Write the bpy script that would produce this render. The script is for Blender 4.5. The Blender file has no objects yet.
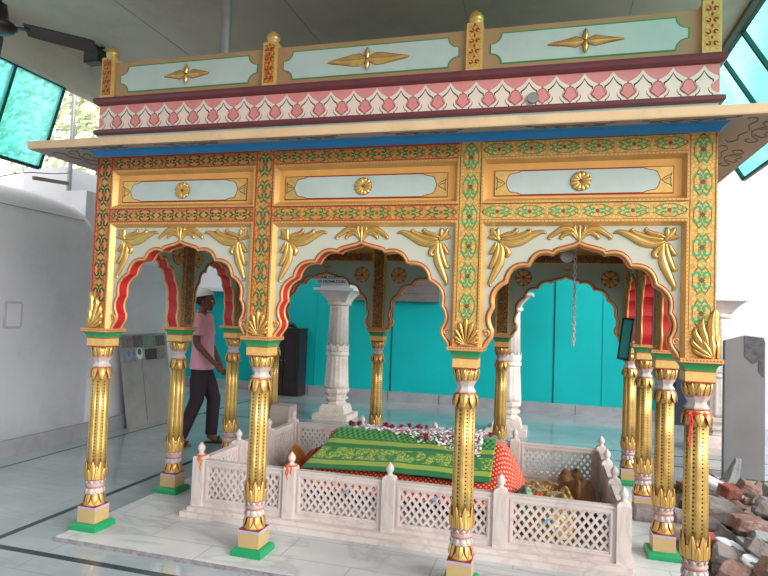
import bpy, bmesh, math, random
from math import sin, cos, pi, radians, sqrt, atan2
from mathutils import Vector, Matrix, Quaternion, noise

random.seed(7)
SC = bpy.context.scene
COL = SC.collection

# ------------------------------------------------------------------ camera, sky, lights, exposure
cam_data = bpy.data.cameras.new('camera')
cam_data.sensor_width = 36.0
cam_data.lens = 596.011 / 768 * 36.0
cam_data.clip_start = 0.05
cam = bpy.data.objects.new('camera', cam_data)
COL.objects.link(cam)
CR = ((0.96298672, -0.26850865, -0.02365778),
      (0.26707183, 0.96232655, -0.05099267),
      (0.03645848, 0.04278693, 0.99841878))          # columns: right, forward, up
cam.matrix_world = Matrix(((CR[0][0], CR[0][2], -CR[0][1], 2.873988),
                           (CR[1][0], CR[1][2], -CR[1][1], -3.355056),
                           (CR[2][0], CR[2][2], -CR[2][1], 1.475979),
                           (0, 0, 0, 1)))
SC.camera = cam

world = bpy.data.worlds.new('overcast_sky')
SC.world = world
world.use_nodes = True
bgn = world.node_tree.nodes['Background']
bgn.inputs[0].default_value = (1.0, 0.99, 0.97, 1)
bgn.inputs[1].default_value = 1.58

sun_data = bpy.data.lights.new('hazy_sun', 'SUN')
sun_data.energy = 4.6
sun_data.angle = radians(40)
sun_data.color = (1.0, 0.97, 0.93)
sun = bpy.data.objects.new('hazy_sun', sun_data)
COL.objects.link(sun)
sun.rotation_euler = Vector((-0.88, 0.46, -0.34)).to_track_quat('-Z', 'Y').to_euler()
sun.location = (8, -8, 7)

SC.view_settings.view_transform = 'Standard'
SC.view_settings.look = 'None'
SC.view_settings.gamma = 1.0
SC.view_settings.exposure = 0.25
SC.view_settings.use_curve_mapping = False


# ------------------------------------------------------------------ materials
def lin(h):
    h = h.lstrip('#')
    r = []
    for i in (0, 2, 4):
        c = int(h[i:i + 2], 16) / 255
        r.append(c / 12.92 if c <= 0.04045 else ((c + 0.055) / 1.055) ** 2.4)
    return (*r, 1.0)


def mat(name, col, rough=0.5, metal=0.0, vary=0.12, scale=9.0, bump=0.0, dirt=None, dirt_amt=0.3, coat=0.0, dscale=4.0):
    m = bpy.data.materials.new(name)
    m.use_nodes = True
    nt = m.node_tree
    b = nt.nodes['Principled BSDF']
    b.inputs['Roughness'].default_value = rough
    b.inputs['Metallic'].default_value = metal
    if coat:
        b.inputs['Coat Weight'].default_value = coat
    base = lin(col)
    tc = nt.nodes.new('ShaderNodeTexCoord')
    nz = nt.nodes.new('ShaderNodeTexNoise')
    nz.inputs['Scale'].default_value = scale
    nz.inputs['Detail'].default_value = 5
    nt.links.new(tc.outputs['Object'], nz.inputs['Vector'])
    rp = nt.nodes.new('ShaderNodeValToRGB')
    rp.color_ramp.elements[0].position = 0.3
    rp.color_ramp.elements[1].position = 0.7
    rp.color_ramp.elements[0].color = tuple(x * (1 - vary) for x in base[:3]) + (1,)
    rp.color_ramp.elements[1].color = tuple(min(1, x * (1 + vary * 0.6)) for x in base[:3]) + (1,)
    nt.links.new(nz.outputs['Fac'], rp.inputs['Fac'])
    out = rp.outputs['Color']
    if dirt:
        n2 = nt.nodes.new('ShaderNodeTexNoise')
        n2.inputs['Scale'].default_value = dscale
        n2.inputs['Detail'].default_value = 8
        n2.inputs['Roughness'].default_value = 0.7
        nt.links.new(tc.outputs['Object'], n2.inputs['Vector'])
        r2 = nt.nodes.new('ShaderNodeValToRGB')
        r2.color_ramp.elements[0].position = 0.5
        r2.color_ramp.elements[1].position = 0.72
        r2.color_ramp.elements[0].color = (0, 0, 0, 1)
        r2.color_ramp.elements[1].color = (dirt_amt,) * 3 + (1,)
        nt.links.new(n2.outputs['Fac'], r2.inputs['Fac'])
        mx = nt.nodes.new('ShaderNodeMix')
        mx.data_type = 'RGBA'
        nt.links.new(r2.outputs['Color'], mx.inputs['Factor'])
        nt.links.new(out, mx.inputs['A'])
        mx.inputs['B'].default_value = lin(dirt)
        out = mx.outputs['Result']
    nt.links.new(out, b.inputs['Base Color'])
    if bump:
        bp = nt.nodes.new('ShaderNodeBump')
        bp.inputs['Strength'].default_value = bump
        bp.inputs['Distance'].default_value = 0.01
        n3 = nt.nodes.new('ShaderNodeTexNoise')
        n3.inputs['Scale'].default_value = scale * 4
        n3.inputs['Detail'].default_value = 6
        nt.links.new(tc.outputs['Object'], n3.inputs['Vector'])
        nt.links.new(n3.outputs['Fac'], bp.inputs['Height'])
        nt.links.new(bp.outputs['Normal'], b.inputs['Normal'])
    m.diffuse_color = base
    return m


def filigree(name, gold, line, amount=0.5, scale=60, metal=0.25):
    """painted gold ground under fine scrolling lines"""
    m = mat(name, gold, 0.42, metal, 0.10, 14)
    nt = m.node_tree
    b = nt.nodes['Principled BSDF']
    src = b.inputs['Base Color'].links[0].from_socket
    tc = nt.nodes.new('ShaderNodeTexCoord')
    vo = nt.nodes.new('ShaderNodeTexVoronoi')
    vo.feature = 'DISTANCE_TO_EDGE'
    vo.inputs['Scale'].default_value = scale
    nt.links.new(tc.outputs['Object'], vo.inputs['Vector'])
    r = nt.nodes.new('ShaderNodeValToRGB')
    r.color_ramp.elements[0].position = 0.05
    r.color_ramp.elements[1].position = 0.16
    r.color_ramp.elements[0].color = (amount,) * 3 + (1,)
    r.color_ramp.elements[1].color = (0, 0, 0, 1)
    nt.links.new(vo.outputs['Distance'], r.inputs['Fac'])
    mx = nt.nodes.new('ShaderNodeMix')
    mx.data_type = 'RGBA'
    nt.links.new(r.outputs['Color'], mx.inputs['Factor'])
    nt.links.new(src, mx.inputs['A'])
    mx.inputs['B'].default_value = lin(line)
    nt.links.new(mx.outputs['Result'], b.inputs['Base Color'])
    return m


def marble(name, c0, c1, vein, rough, tile=None, joint='#8d9092', vscale=1.6, vamt=0.55, rot=0.0, offset=0.5, ior=0):
    m = bpy.data.materials.new(name)
    m.use_nodes = True
    nt = m.node_tree
    b = nt.nodes['Principled BSDF']
    b.inputs['Roughness'].default_value = rough
    tc = nt.nodes.new('ShaderNodeTexCoord')
    nz = nt.nodes.new('ShaderNodeTexNoise')
    nz.inputs['Scale'].default_value = 1.3
    nz.inputs['Detail'].default_value = 6
    nt.links.new(tc.outputs['Object'], nz.inputs['Vector'])
    rp = nt.nodes.new('ShaderNodeValToRGB')
    rp.color_ramp.elements[0].position = 0.35
    rp.color_ramp.elements[1].position = 0.68
    rp.color_ramp.elements[0].color = lin(c0)
    rp.color_ramp.elements[1].color = lin(c1)
    nt.links.new(nz.outputs['Fac'], rp.inputs['Fac'])
    mp = nt.nodes.new('ShaderNodeMapping')
    mp.inputs['Rotation'].default_value = (0, 0, 0.6)
    mp.inputs['Scale'].default_value = (1, 2.6, 1)
    nt.links.new(tc.outputs['Object'], mp.inputs['Vector'])
    wn = nt.nodes.new('ShaderNodeTexNoise')
    wn.inputs['Scale'].default_value = vscale
    wn.inputs['Detail'].default_value = 9
    wn.inputs['Distortion'].default_value = 1.2
    nt.links.new(mp.outputs['Vector'], wn.inputs['Vector'])
    vr = nt.nodes.new('ShaderNodeValToRGB')
    e = vr.color_ramp.elements
    e[0].position = 0.46
    e[0].color = (0, 0, 0, 1)
    e[1].position = 0.54
    e[1].color = (0, 0, 0, 1)
    k = e.new(0.5)
    k.color = (vamt,) * 3 + (1,)
    nt.links.new(wn.outputs['Fac'], vr.inputs['Fac'])
    mx = nt.nodes.new('ShaderNodeMix')
    mx.data_type = 'RGBA'
    nt.links.new(vr.outputs['Color'], mx.inputs['Factor'])
    nt.links.new(rp.outputs['Color'], mx.inputs['A'])
    mx.inputs['B'].default_value = lin(vein)
    out = mx.outputs['Result']
    if ior:
        b.inputs['IOR'].default_value = ior
    if tile:
        m2 = nt.nodes.new('ShaderNodeMapping')
        m2.inputs['Rotation'].default_value = (0, 0, rot)
        nt.links.new(tc.outputs['Object'], m2.inputs['Vector'])
        br = nt.nodes.new('ShaderNodeTexBrick')
        br.offset = offset
        br.inputs['Scale'].default_value = 1.0
        br.inputs['Brick Width'].default_value = tile[0]
        br.inputs['Row Height'].default_value = tile[1]
        br.inputs['Mortar Size'].default_value = 0.003
        br.inputs['Mortar Smooth'].default_value = 0.2
        nt.links.new(m2.outputs['Vector'], br.inputs['Vector'])
        m3 = nt.nodes.new('ShaderNodeMix')
        m3.data_type = 'RGBA'
        nt.links.new(br.outputs['Fac'], m3.inputs['Factor'])
        nt.links.new(out, m3.inputs['A'])
        m3.inputs['B'].default_value = lin(joint)
        out = m3.outputs['Result']
    nt.links.new(out, b.inputs['Base Color'])
    return m


def sheet_mat(name, col, clear=0.30):
    m = bpy.data.materials.new(name)
    m.use_nodes = True
    nt = m.node_tree
    nt.nodes.remove(nt.nodes['Principled BSDF'])
    o = nt.nodes['Material Output']
    tr = nt.nodes.new('ShaderNodeBsdfTranslucent')
    df = nt.nodes.new('ShaderNodeBsdfDiffuse')
    tp = nt.nodes.new('ShaderNodeBsdfTransparent')
    tc = nt.nodes.new('ShaderNodeTexCoord')
    nz = nt.nodes.new('ShaderNodeTexNoise')
    nz.inputs['Scale'].default_value = 1.4
    nt.links.new(tc.outputs['Object'], nz.inputs['Vector'])
    rp = nt.nodes.new('ShaderNodeValToRGB')
    rp.color_ramp.elements[0].position = 0.35
    rp.color_ramp.elements[1].position = 0.65
    c = lin(col)
    rp.color_ramp.elements[0].color = tuple(x * 0.85 for x in c[:3]) + (1,)
    rp.color_ramp.elements[1].color = tuple(min(1, x * 1.1 + 0.16) for x in c[:3]) + (1,)
    nt.links.new(nz.outputs['Fac'], rp.inputs['Fac'])
    for n in (tr, df, tp):
        nt.links.new(rp.outputs['Color'], n.inputs['Color'])
    a1 = nt.nodes.new('ShaderNodeMixShader')
    a1.inputs[0].default_value = 0.8
    nt.links.new(df.outputs[0], a1.inputs[1])
    nt.links.new(tr.outputs[0], a1.inputs[2])
    a2 = nt.nodes.new('ShaderNodeMixShader')
    a2.inputs[0].default_value = clear + 0.15
    nt.links.new(a1.outputs[0], a2.inputs[1])
    nt.links.new(tp.outputs[0], a2.inputs[2])
    nt.links.new(a2.outputs[0], o.inputs['Surface'])
    return m


def cloth_uv_mat(name, kind):
    m = bpy.data.materials.new(name)
    m.use_nodes = True
    nt = m.node_tree
    b = nt.nodes['Principled BSDF']
    b.inputs['Roughness'].default_value = 0.55
    b.inputs['Sheen Weight'].default_value = 0.25
    uv = nt.nodes.new('ShaderNodeUVMap')
    sp = nt.nodes.new('ShaderNodeSeparateXYZ')
    nt.links.new(uv.outputs['UV'], sp.inputs[0])

    def mixc(f, a, bb):
        mx = nt.nodes.new('ShaderNodeMix')
        mx.data_type = 'RGBA'
        nt.links.new(f, mx.inputs['Factor'])
        for s, v in (('A', a), ('B', bb)):
            if isinstance(v, tuple):
                mx.inputs[s].default_value = v
            else:
                nt.links.new(v, mx.inputs[s])
        return mx.outputs['Result']

    def ramp(src, stops):
        r = nt.nodes.new('ShaderNodeValToRGB')
        r.color_ramp.interpolation = 'CONSTANT'
        el = r.color_ramp.elements
        el[0].position, el[0].color = stops[0][0], stops[0][1]
        el[1].position, el[1].color = stops[1][0], stops[1][1]
        for p, c in stops[2:]:
            k = el.new(p)
            k.color = c
        nt.links.new(src, r.inputs['Fac'])
        return r.outputs['Color']

    if kind == 'green':
        dk, lm, md = lin('#17703f'), lin('#93a843'), lin('#3f8a3c')
        base = ramp(sp.outputs['Y'], [(0.0, dk), (0.085, lm), (0.165, dk), (0.19, md), (0.405, dk), (0.47, lm), (0.55, dk)])
        vo = nt.nodes.new('ShaderNodeTexVoronoi')
        vo.inputs['Scale'].default_value = 9
        nt.links.new(uv.outputs['UV'], vo.inputs['Vector'])
        v2 = nt.nodes.new('ShaderNodeTexVoronoi')
        v2.inputs['Scale'].default_value = 48
        nt.links.new(uv.outputs['UV'], v2.inputs['Vector'])
        spk = ramp(v2.outputs['Distance'], [(0.0, lin('#cfc75a')), (0.34, lin('#8ba046')), (0.55, lin('#4d8a3e'))])
        fm = ramp(vo.outputs['Distance'], [(0.0, (1, 1, 1, 1)), (0.62, (0, 0, 0, 1))])
        fl = mixc(fm, lin('#2f7a3c'), spk)
        inband = ramp(sp.outputs['Y'], [(0.0, (0, 0, 0, 1)), (0.195, (1, 1, 1, 1)), (0.40, (0, 0, 0, 1))])
        c1 = mixc(inband, base, fl)
        ck = nt.nodes.new('ShaderNodeTexChecker')
        ck.inputs['Scale'].default_value = 22
        ck.inputs['Color1'].default_value = lin('#57a04a')
        ck.inputs['Color2'].default_value = lin('#0d5c34')
        nt.links.new(uv.outputs['UV'], ck.inputs['Vector'])
        top = ramp(sp.outputs['Y'], [(0.0, (0, 0, 0, 1)), (0.57, (1, 1, 1, 1))])
        out = mixc(top, c1, ck.outputs['Color'])
    else:
        ground, dot, sc = {'red': (lin('#c3161f'), lin('#eeb070'), 44.0),
                           'gold': (lin('#b98a2a'), lin('#f2d98a'), 16.0)}[kind]
        mp = nt.nodes.new('ShaderNodeMapping')
        mp.inputs['Rotation'].default_value = (0, 0, 0.785)
        mp.inputs['Scale'].default_value = (sc, sc, sc)
        nt.links.new(uv.outputs['UV'], mp.inputs['Vector'])
        fr = nt.nodes.new('ShaderNodeVectorMath')
        fr.operation = 'FRACTION'
        nt.links.new(mp.outputs['Vector'], fr.inputs[0])
        ds = nt.nodes.new('ShaderNodeVectorMath')
        ds.operation = 'DISTANCE'
        nt.links.new(fr.outputs[0], ds.inputs[0])
        ds.inputs[1].default_value = (0.5, 0.5, 0)
        f = ramp(ds.outputs['Value'], [(0.0, (1, 1, 1, 1)), (0.27, (0, 0, 0, 1))])
        out = mixc(f, ground, dot)
        if kind == 'gold':
            b.inputs['Metallic'].default_value = 0.7
            b.inputs['Roughness'].default_value = 0.3
    nt.links.new(out, b.inputs['Base Color'])
    return m


G = {}
G['gold'] = mat('gold_paint', '#d2ad64', 0.33, 0.55, 0.16, 22)
G['gold_dark'] = mat('dark_brown_line_paint', '#7a4516', 0.5, 0.1)  # dark brown paint for outlines, dots and line work
G['gold_block'] = mat('ochre_gold_paint', '#d9b26a', 0.45, 0.25, 0.12, 30)
G['outline'] = mat('dark_red_outline', '#8a2a18', 0.6)
G['black'] = mat('black_paint', '#16120f', 0.5)
G['red'] = mat('vermilion_paint', '#b51f26', 0.45)
G['redline'] = mat('red_line_paint', '#a8402a', 0.5)
G['copper'] = mat('copper_gold_paint', '#d59a62', 0.36, 0.35)
G['copper_brown'] = mat('copper_brown_paint', '#b98f58', 0.4, 0.2, 0.15, 20)
G['fil_red'] = filigree('red_gold_filigree', '#b98d45', '#9a2c1a', 0.65, 44)
G['fil_orange'] = filigree('orange_gold_filigree', '#cc9c4c', '#b24a1c', 0.8, 40)
G['fil_gold'] = filigree('yellow_gold_filigree', '#d8b262', '#b06a20', 0.55, 48)
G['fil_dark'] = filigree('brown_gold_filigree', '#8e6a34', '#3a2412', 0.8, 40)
G['frame'] = mat('gold_frame_paint', '#cfa562', 0.36, 0.35)
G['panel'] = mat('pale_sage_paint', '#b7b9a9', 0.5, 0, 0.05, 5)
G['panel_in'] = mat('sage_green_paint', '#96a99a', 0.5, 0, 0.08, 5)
G['orange'] = mat('apricot_paint', '#e0a558', 0.45, 0.1, 0.07)
G['sky_blue'] = mat('pale_blue_paint', '#b4c4be', 0.45, 0, 0.06, 6, dirt='#8fa6a6', dirt_amt=0.25)
G['tan'] = mat('tan_paint', '#a88762', 0.5, 0.08, 0.08, 6)
G['pink'] = mat('rose_pink_paint', '#d98a8a', 0.5, 0, 0.08, 8)
G['cream'] = mat('cream_paint', '#e6d3c8', 0.5, 0, 0.05)
G['maroon'] = mat('maroon_paint', '#6c3840', 0.35, 0, 0.1)
G['blue'] = mat('cobalt_blue_paint', '#1a84c4', 0.4, 0, 0.1)
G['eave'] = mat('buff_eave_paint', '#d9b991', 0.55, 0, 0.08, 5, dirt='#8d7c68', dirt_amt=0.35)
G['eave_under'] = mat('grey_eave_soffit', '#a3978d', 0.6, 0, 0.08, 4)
G['green'] = mat('emerald_green_paint', '#138c56', 0.35, 0, 0.12, 12)
G['green_cap'] = mat('leaf_green_paint', '#2b8a50', 0.4, 0, 0.12, 12)
G['motif_green'] = mat('painted_green_motif', '#3d9960', 0.5)
G['motif_mid'] = mat('painted_deep_green_motif', '#2a6a40', 0.5)
G['band_gold'] = mat('band_gold_paint', '#bf9448', 0.42, 0.2, 0.2, 40)
G['motif_dark'] = mat('painted_dark_green_motif', '#1d3d27', 0.5)
G['tanblock'] = mat('sandy_block_paint', '#b59a6c', 0.5, 0, 0.06)
G['violet'] = mat('lilac_paint', '#a9a3c0', 0.5)
G['white_paint'] = mat('chipped_white_paint', '#bdb2ae', 0.5, 0, 0.08, 20, dirt='#8a7466', dirt_amt=0.4, dscale=18)
G['mauve'] = mat('mauve_ring_paint', '#b08a82', 0.5, 0, 0.15, 20)
G['rail'] = marble('carved_marble', '#c9bcb8', '#dbd0cd', '#9b8a84', 0.5, vscale=3.0, vamt=0.30)
G['pillar'] = mat('weathered_marble', '#d6c9c2', 0.55, 0, 0.12, 6, dirt='#8b7d74', dirt_amt=0.55, dscale=7)


# ------------------------------------------------------------------ mesh builder
class MB:
    def __init__(self):
        self.v, self.f, self.m, self.s, self.uv = [], [], [], [], None
        self.mats = []

    def mi(self, m):
        if m not in self.mats:
            self.mats.append(m)
        return self.mats.index(m)

    def add(self, vs, fs, m, smooth=False):
        o = len(self.v)
        self.v += [tuple(p) for p in vs]
        i = self.mi(m)
        for f in fs:
            self.f.append([o + k for k in f])
            self.m.append(i)
            self.s.append(smooth)

    def box(self, a, b, m):
        x0, y0, z0 = a
        x1, y1, z1 = b
        self.add([(x0, y0, z0), (x1, y0, z0), (x1, y1, z0), (x0, y1, z0), (x0, y0, z1), (x1, y0, z1), (x1, y1, z1), (x0, y1, z1)],
                 [(0, 3, 2, 1), (4, 5, 6, 7), (0, 1, 5, 4), (1, 2, 6, 5), (2, 3, 7, 6), (3, 0, 4, 7)], m)

    def bar(self, p, q, w, h, m, up=(0, 0, 1)):
        """rectangular bar from p to q"""
        p, q = Vector(p), Vector(q)
        d = (q - p).normalized()
        s = d.cross(Vector(up))
        if s.length < 1e-4:
            s = d.cross(Vector((1, 0, 0)))
        s.normalize()
        t = s.cross(d)
        vs = []
        for c in (p, q):
            for a, b in ((-1, -1), (1, -1), (1, 1), (-1, 1)):
                vs.append(c + s * (a * w / 2) + t * (b * h / 2))
        self.add(vs, [(0, 1, 2, 3), (7, 6, 5, 4), (0, 4, 5, 1), (1, 5, 6, 2), (2, 6, 7, 3), (3, 7, 4, 0)], m)

    def flat(self, pts, w, m):
        """flat painted shape in the (u, z) plane at depth w"""
        self.add([(u, w, z) for u, z in pts], [list(range(len(pts)))], m)

    def plate(self, pts, w0, w1, m, side=None):
        """extruded outline: front at w0, back at w1"""
        n = len(pts)
        self.add([(u, w0, z) for u, z in pts], [list(range(n))], m)
        self.add([(u, w1, z) for u, z in pts], [list(range(n))[::-1]], m)
        vs = [(u, w0, z) for u, z in pts] + [(u, w1, z) for u, z in pts]
        self.add(vs, [(i, (i + 1) % n, n + (i + 1) % n, n + i) for i in range(n)], side or m)

    def lathe(self, prof, n, m, c=(0, 0, 0), rf=None, smooth=True, rot=0.0, cap=True):
        """prof: list of (r, z) or (r, z, material) ; material applies to the band below the point"""
        vs, ms = [], []
        for p in prof:
            for k in range(n):
                t = 2 * pi * k / n + rot
                r = p[0] * (rf(t, p[1]) if rf else 1)
                vs.append((c[0] + r * cos(t), c[1] + r * sin(t), c[2] + p[1]))
        o = len(self.v)
        self.v += vs
        for j in range(1, len(prof)):
            mm = prof[j][2] if len(prof[j]) > 2 else m
            i = self.mi(mm)
            for k in range(n):
                a = (j - 1) * n + k
                b = (j - 1) * n + (k + 1) % n
                self.f.append([o + a, o + b, o + b + n, o + a + n])
                self.m.append(i)
                self.s.append(smooth)
        if cap:
            for j, rev in ((0, True), (len(prof) - 1, False)):
                f = [o + j * n + k for k in range(n)]
                self.f.append(f[::-1] if rev else f)
                self.m.append(self.mi(prof[j][2] if len(prof[j]) > 2 else m))
                self.s.append(False)

    def sq(self, prof, m, c=(0, 0, 0)):
        """square-section lathe: (half width, z)"""
        self.lathe([(p[0] * sqrt(2),) + tuple(p[1:]) for p in prof], 4, m, c, None, False, pi / 4)

    def tube(self, pts, r, n, m, closed=False, smooth=True):
        pts = [Vector(p) for p in pts]
        N = len(pts)
        rr = r if isinstance(r, (list, tuple)) else [r] * N
        vs = []
        up = None
        for i in range(N):
            a = pts[i - 1] if (i > 0 or closed) else pts[i]
            b = pts[(i + 1) % N] if (i < N - 1 or closed) else pts[i]
            d = b - a
            d = d.normalized() if d.length > 1e-9 else Vector((0, 0, 1))
            if up is None:
                up = Vector((0, 0, 1)) if abs(d.z) < 0.9 else Vector((1, 0, 0))
            s = d.cross(up)
            s = s.normalized() if s.length > 1e-6 else d.orthogonal().normalized()
            t = s.cross(d).normalized()
            up = t
            for k in range(n):
                q = 2 * pi * k / n
                vs.append(pts[i] + s * (rr[i] * cos(q)) + t * (rr[i] * sin(q)))
        fs = []
        for i in range(N if closed else N - 1):
            for k in range(n):
                a, b = i * n + k, i * n + (k + 1) % n
                c, d = ((i + 1) % N) * n + k, ((i + 1) % N) * n + (k + 1) % n
                fs.append((a, b, d, c))
        self.add(vs, fs, m, smooth)
        if not closed:
            self.add(vs[:n], [list(range(n))[::-1]], m)
            self.add(vs[-n:], [list(range(n))], m)

    def ball(self, c, r, m, nu=12, nv=8, sc=(1, 1, 1)):
        vs, fs = [], []
        for j in range(nv + 1):
            t = pi * j / nv
            for k in range(nu):
                p = 2 * pi * k / nu
                vs.append((c[0] + r * sc[0] * sin(t) * cos(p), c[1] + r * sc[1] * sin(t) * sin(p), c[2] + r * sc[2] * cos(t)))
        for j in range(nv):
            for k in range(nu):
                fs.append((j * nu + k, j * nu + (k + 1) % nu, (j + 1) * nu + (k + 1) % nu, (j + 1) * nu + k))
        self.add(vs, fs, m, True)

    def blade(self, path, wid, w0, h, m, line=None):
        """raised leaf lying on the plane w0 (bulging to -w): path in (u, z), half-widths, ridge height"""
        N = len(path)
        vs = []
        for i in range(N):
            a, b = path[max(0, i - 1)], path[min(N - 1, i + 1)]
            du, dz = b[0] - a[0], b[1] - a[1]
            L = sqrt(du * du + dz * dz) or 1
            nu, nz = -dz / L, du / L
            ww = wid[i]
            hh = h * min(1.0, ww / 0.012 + 0.25)
            for t, k in ((-1, 0), (-0.6, 0.75), (0, 1.0), (0.6, 0.75), (1, 0)):
                vs.append((path[i][0] + nu * ww * t, w0 - hh * k, path[i][1] + nz * ww * t))
        fs = [(i * 5 + k, i * 5 + k + 1, i * 5 + k + 6, i * 5 + k + 5) for i in range(N - 1) for k in range(4)]
        self.add(vs, fs, m, True)
        if line is not None:
            i0, i1 = max(1, int(N * 0.12)), max(2, int(N * 0.88))
            q0 = [(vs[i * 5 + 2][0], vs[i * 5 + 2][1] - 0.0005, vs[i * 5 + 2][2]) for i in range(i0, i1)]
            q1 = [tuple(a + (c - a) * min(1.0, 0.0035 / max(1e-4, wid[i])) for a, c in zip(vs[i * 5 + 2], vs[i * 5 + 3])) for i in range(i0, i1)]
            q1 = [(a, c - 0.0005, d) for a, c, d in q1]
            K = len(q0)
            if K > 2 and max(wid) > 0.006:
                self.add(q0 + q1, [(i, i + 1, K + i + 1, K + i) for i in range(K - 1)], line)
            L_, R_ = [], []
            e = 0.0022
            for i in range(N):
                a, b = path[max(0, i - 1)], path[min(N - 1, i + 1)]
                du, dz = b[0] - a[0], b[1] - a[1]
                L = sqrt(du * du + dz * dz) or 1
                nu, nz = -dz / L, du / L
                L_.append((path[i][0] - nu * (wid[i] + e), w0 - 0.0008, path[i][1] - nz * (wid[i] + e)))
                R_.append((path[i][0] + nu * (wid[i] + e), w0 - 0.0008, path[i][1] + nz * (wid[i] + e)))
            self.add(L_ + R_, [(i, i + 1, N + i + 1, N + i) for i in range(N - 1)], line)

    def make(self, name):
        me = bpy.data.meshes.new(name)
        me.from_pydata(self.v, [], self.f)
        for m in self.mats:
            me.materials.append(m)
        me.polygons.foreach_set('material_index', self.m)
        me.polygons.foreach_set('use_smooth', self.s)
        if self.uv:
            lay = me.uv_layers.new(name='UVMap')
            for lp in me.loops:
                lay.data[lp.index].uv = self.uv[lp.vertex_index]
        me.update()
        return me

    def build(self, name, parent=None, loc=(0, 0, 0), mtx=None, label=None):
        return put(name, self.make(name), parent, loc, mtx, label)


def put(name, mesh, parent=None, loc=(0, 0, 0), mtx=None, label=None):
    o = bpy.data.objects.new(name, mesh)
    COL.objects.link(o)
    if parent is not None:
        o.parent = parent
    if mtx is not None:
        o.matrix_local = mtx
    else:
        o.location = loc
    if label:
        o['label'] = label
    return o


def tag(o, label, cat, group=None, kind=None):
    o['label'] = label
    o['category'] = cat
    if group:
        o['group'] = group
    if kind:
        o['kind'] = kind
    return o


def empty(name, loc=(0, 0, 0), rz=0.0):
    o = bpy.data.objects.new(name, None)
    o.empty_display_size = 0.1
    COL.objects.link(o)
    o.location = loc
    o.rotation_euler = (0, 0, rz)
    return o


def structure(o, label=None, cat=None):
    o['kind'] = 'structure'
    if label:
        o['label'] = label
    if cat:
        o['category'] = cat
    return o


def smooth_path(pts, sub=6):
    """Catmull-Rom through points of any dimension"""
    out = []
    n = len(pts)
    for i in range(n - 1):
        p0, p1, p2, p3 = pts[max(0, i - 1)], pts[i], pts[i + 1], pts[min(n - 1, i + 2)]
        for k in range(sub):
            t = k / sub
            out.append(tuple(0.5 * (2 * b + (c - a) * t + (2 * a - 5 * b + 4 * c - d) * t * t + (3 * b - a - 3 * c + d) * t ** 3)
                             for a, b, c, d in zip(p0, p1, p2, p3)))
    out.append(tuple(pts[-1]))
    return out


# ------------------------------------------------------------------ the setting
FLOORZ = -0.03
M_floor = marble('grey_marble_floor', '#8f9ba0', '#aab4b8', '#8a9498', 0.08, (1.22, 0.61), '#8a9598', 0.9, 0.3, ior=1.85)
M_plinth = marble('white_marble_slab', '#b3b6b9', '#cdced0', '#7f8588', 0.3, (0.9, 0.31), '#8a8c8e', 1.1, 0.40)
M_wall = mat('white_lime_wash', '#d6d7df', 0.7, 0, 0.06, 1.6, 0.1, dirt='#9a9ba0', dirt_amt=0.25, dscale=2)
M_wall2 = mat('white_wall_paint', '#d2d3da', 0.7, 0, 0.05, 2)
M_base = mat('grey_stone_skirting', '#96989e', 0.45, 0, 0.12, 5, dirt='#77797c', dirt_amt=0.4)
M_line = mat('dark_green_floor_inlay', '#1d3a40', 0.2, 0, 0.15)
M_ceil = mat('off_white_ceiling', '#d0c5b8', 0.65, 0, 0.10, 1.2, 0.05, dirt='#8f867c', dirt_amt=0.35, dscale=1.5)
M_teal = mat('teal_sheet_cladding', '#00abae', 0.6, 0, 0.08, 1.4)
M_teal.node_tree.nodes['Principled BSDF'].inputs['Specular IOR Level'].default_value = 0.25
M_tealseam = mat('dark_teal_seam', '#05484c', 0.5)
M_steel = mat('grey_painted_steel', '#8d9192', 0.45, 0.4)
M_darkgreen = mat('dark_green_steel', '#12463e', 0.45, 0.2)
M_brownsteel = mat('weathered_brown_steel', '#6b6258', 0.55, 0.2)

b = MB()
b.box((-4.5, -6.0, -0.2), (3.72, 6.9, FLOORZ), M_floor)
b.box((3.72, 3.15, -0.2), (7.0, 6.9, FLOORZ), M_floor)
structure(b.build('floor'))
b = MB()
b.box((-0.090, -0.215, FLOORZ), (3.70, 2.75, 0.0), M_plinth)
b.box((-0.094, -0.221, FLOORZ), (3.70, -0.215, -0.004), mat('rough_stone_edge', '#8a8689', 0.9, 0, 0.35, 30, 0.5))
structure(b.build('trim_1'))
b = MB()
b.box((-0.475, -6, FLOORZ), (-0.425, 4.2, FLOORZ + 0.0012), M_line)
structure(b.build('trim_2'))
b = MB()
b.box((-0.425, -0.425, FLOORZ), (3.72, -0.375, FLOORZ + 0.0012), M_line)
structure(b.build('trim_3'))
b = MB()
b.box((-1.845, -6, FLOORZ), (-1.82, 6.6, FLOORZ + 0.0012), M_line)
structure(b.build('trim_4'))
b = MB()
b.box((-1.8, 4.17, FLOORZ), (6.5, 4.2, FLOORZ + 0.0012), M_line)
structure(b.build('trim_5'))
b = MB()
b.box((3.6, 3.64, FLOORZ), (6.5, 3.665, FLOORZ + 0.0012), M_line)
structure(b.build('trim_6'))
# broken ground on the right and land outside
M_dirt = mat('grey_brown_grit', '#8d7f78', 0.95, 0, 0.25, 14, 0.6, dirt='#6e5148', dirt_amt=0.6)
b = MB()
b.box((-30, -30, -0.4), (40, 40, -0.2), M_dirt)
structure(b.build('ground'))

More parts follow.
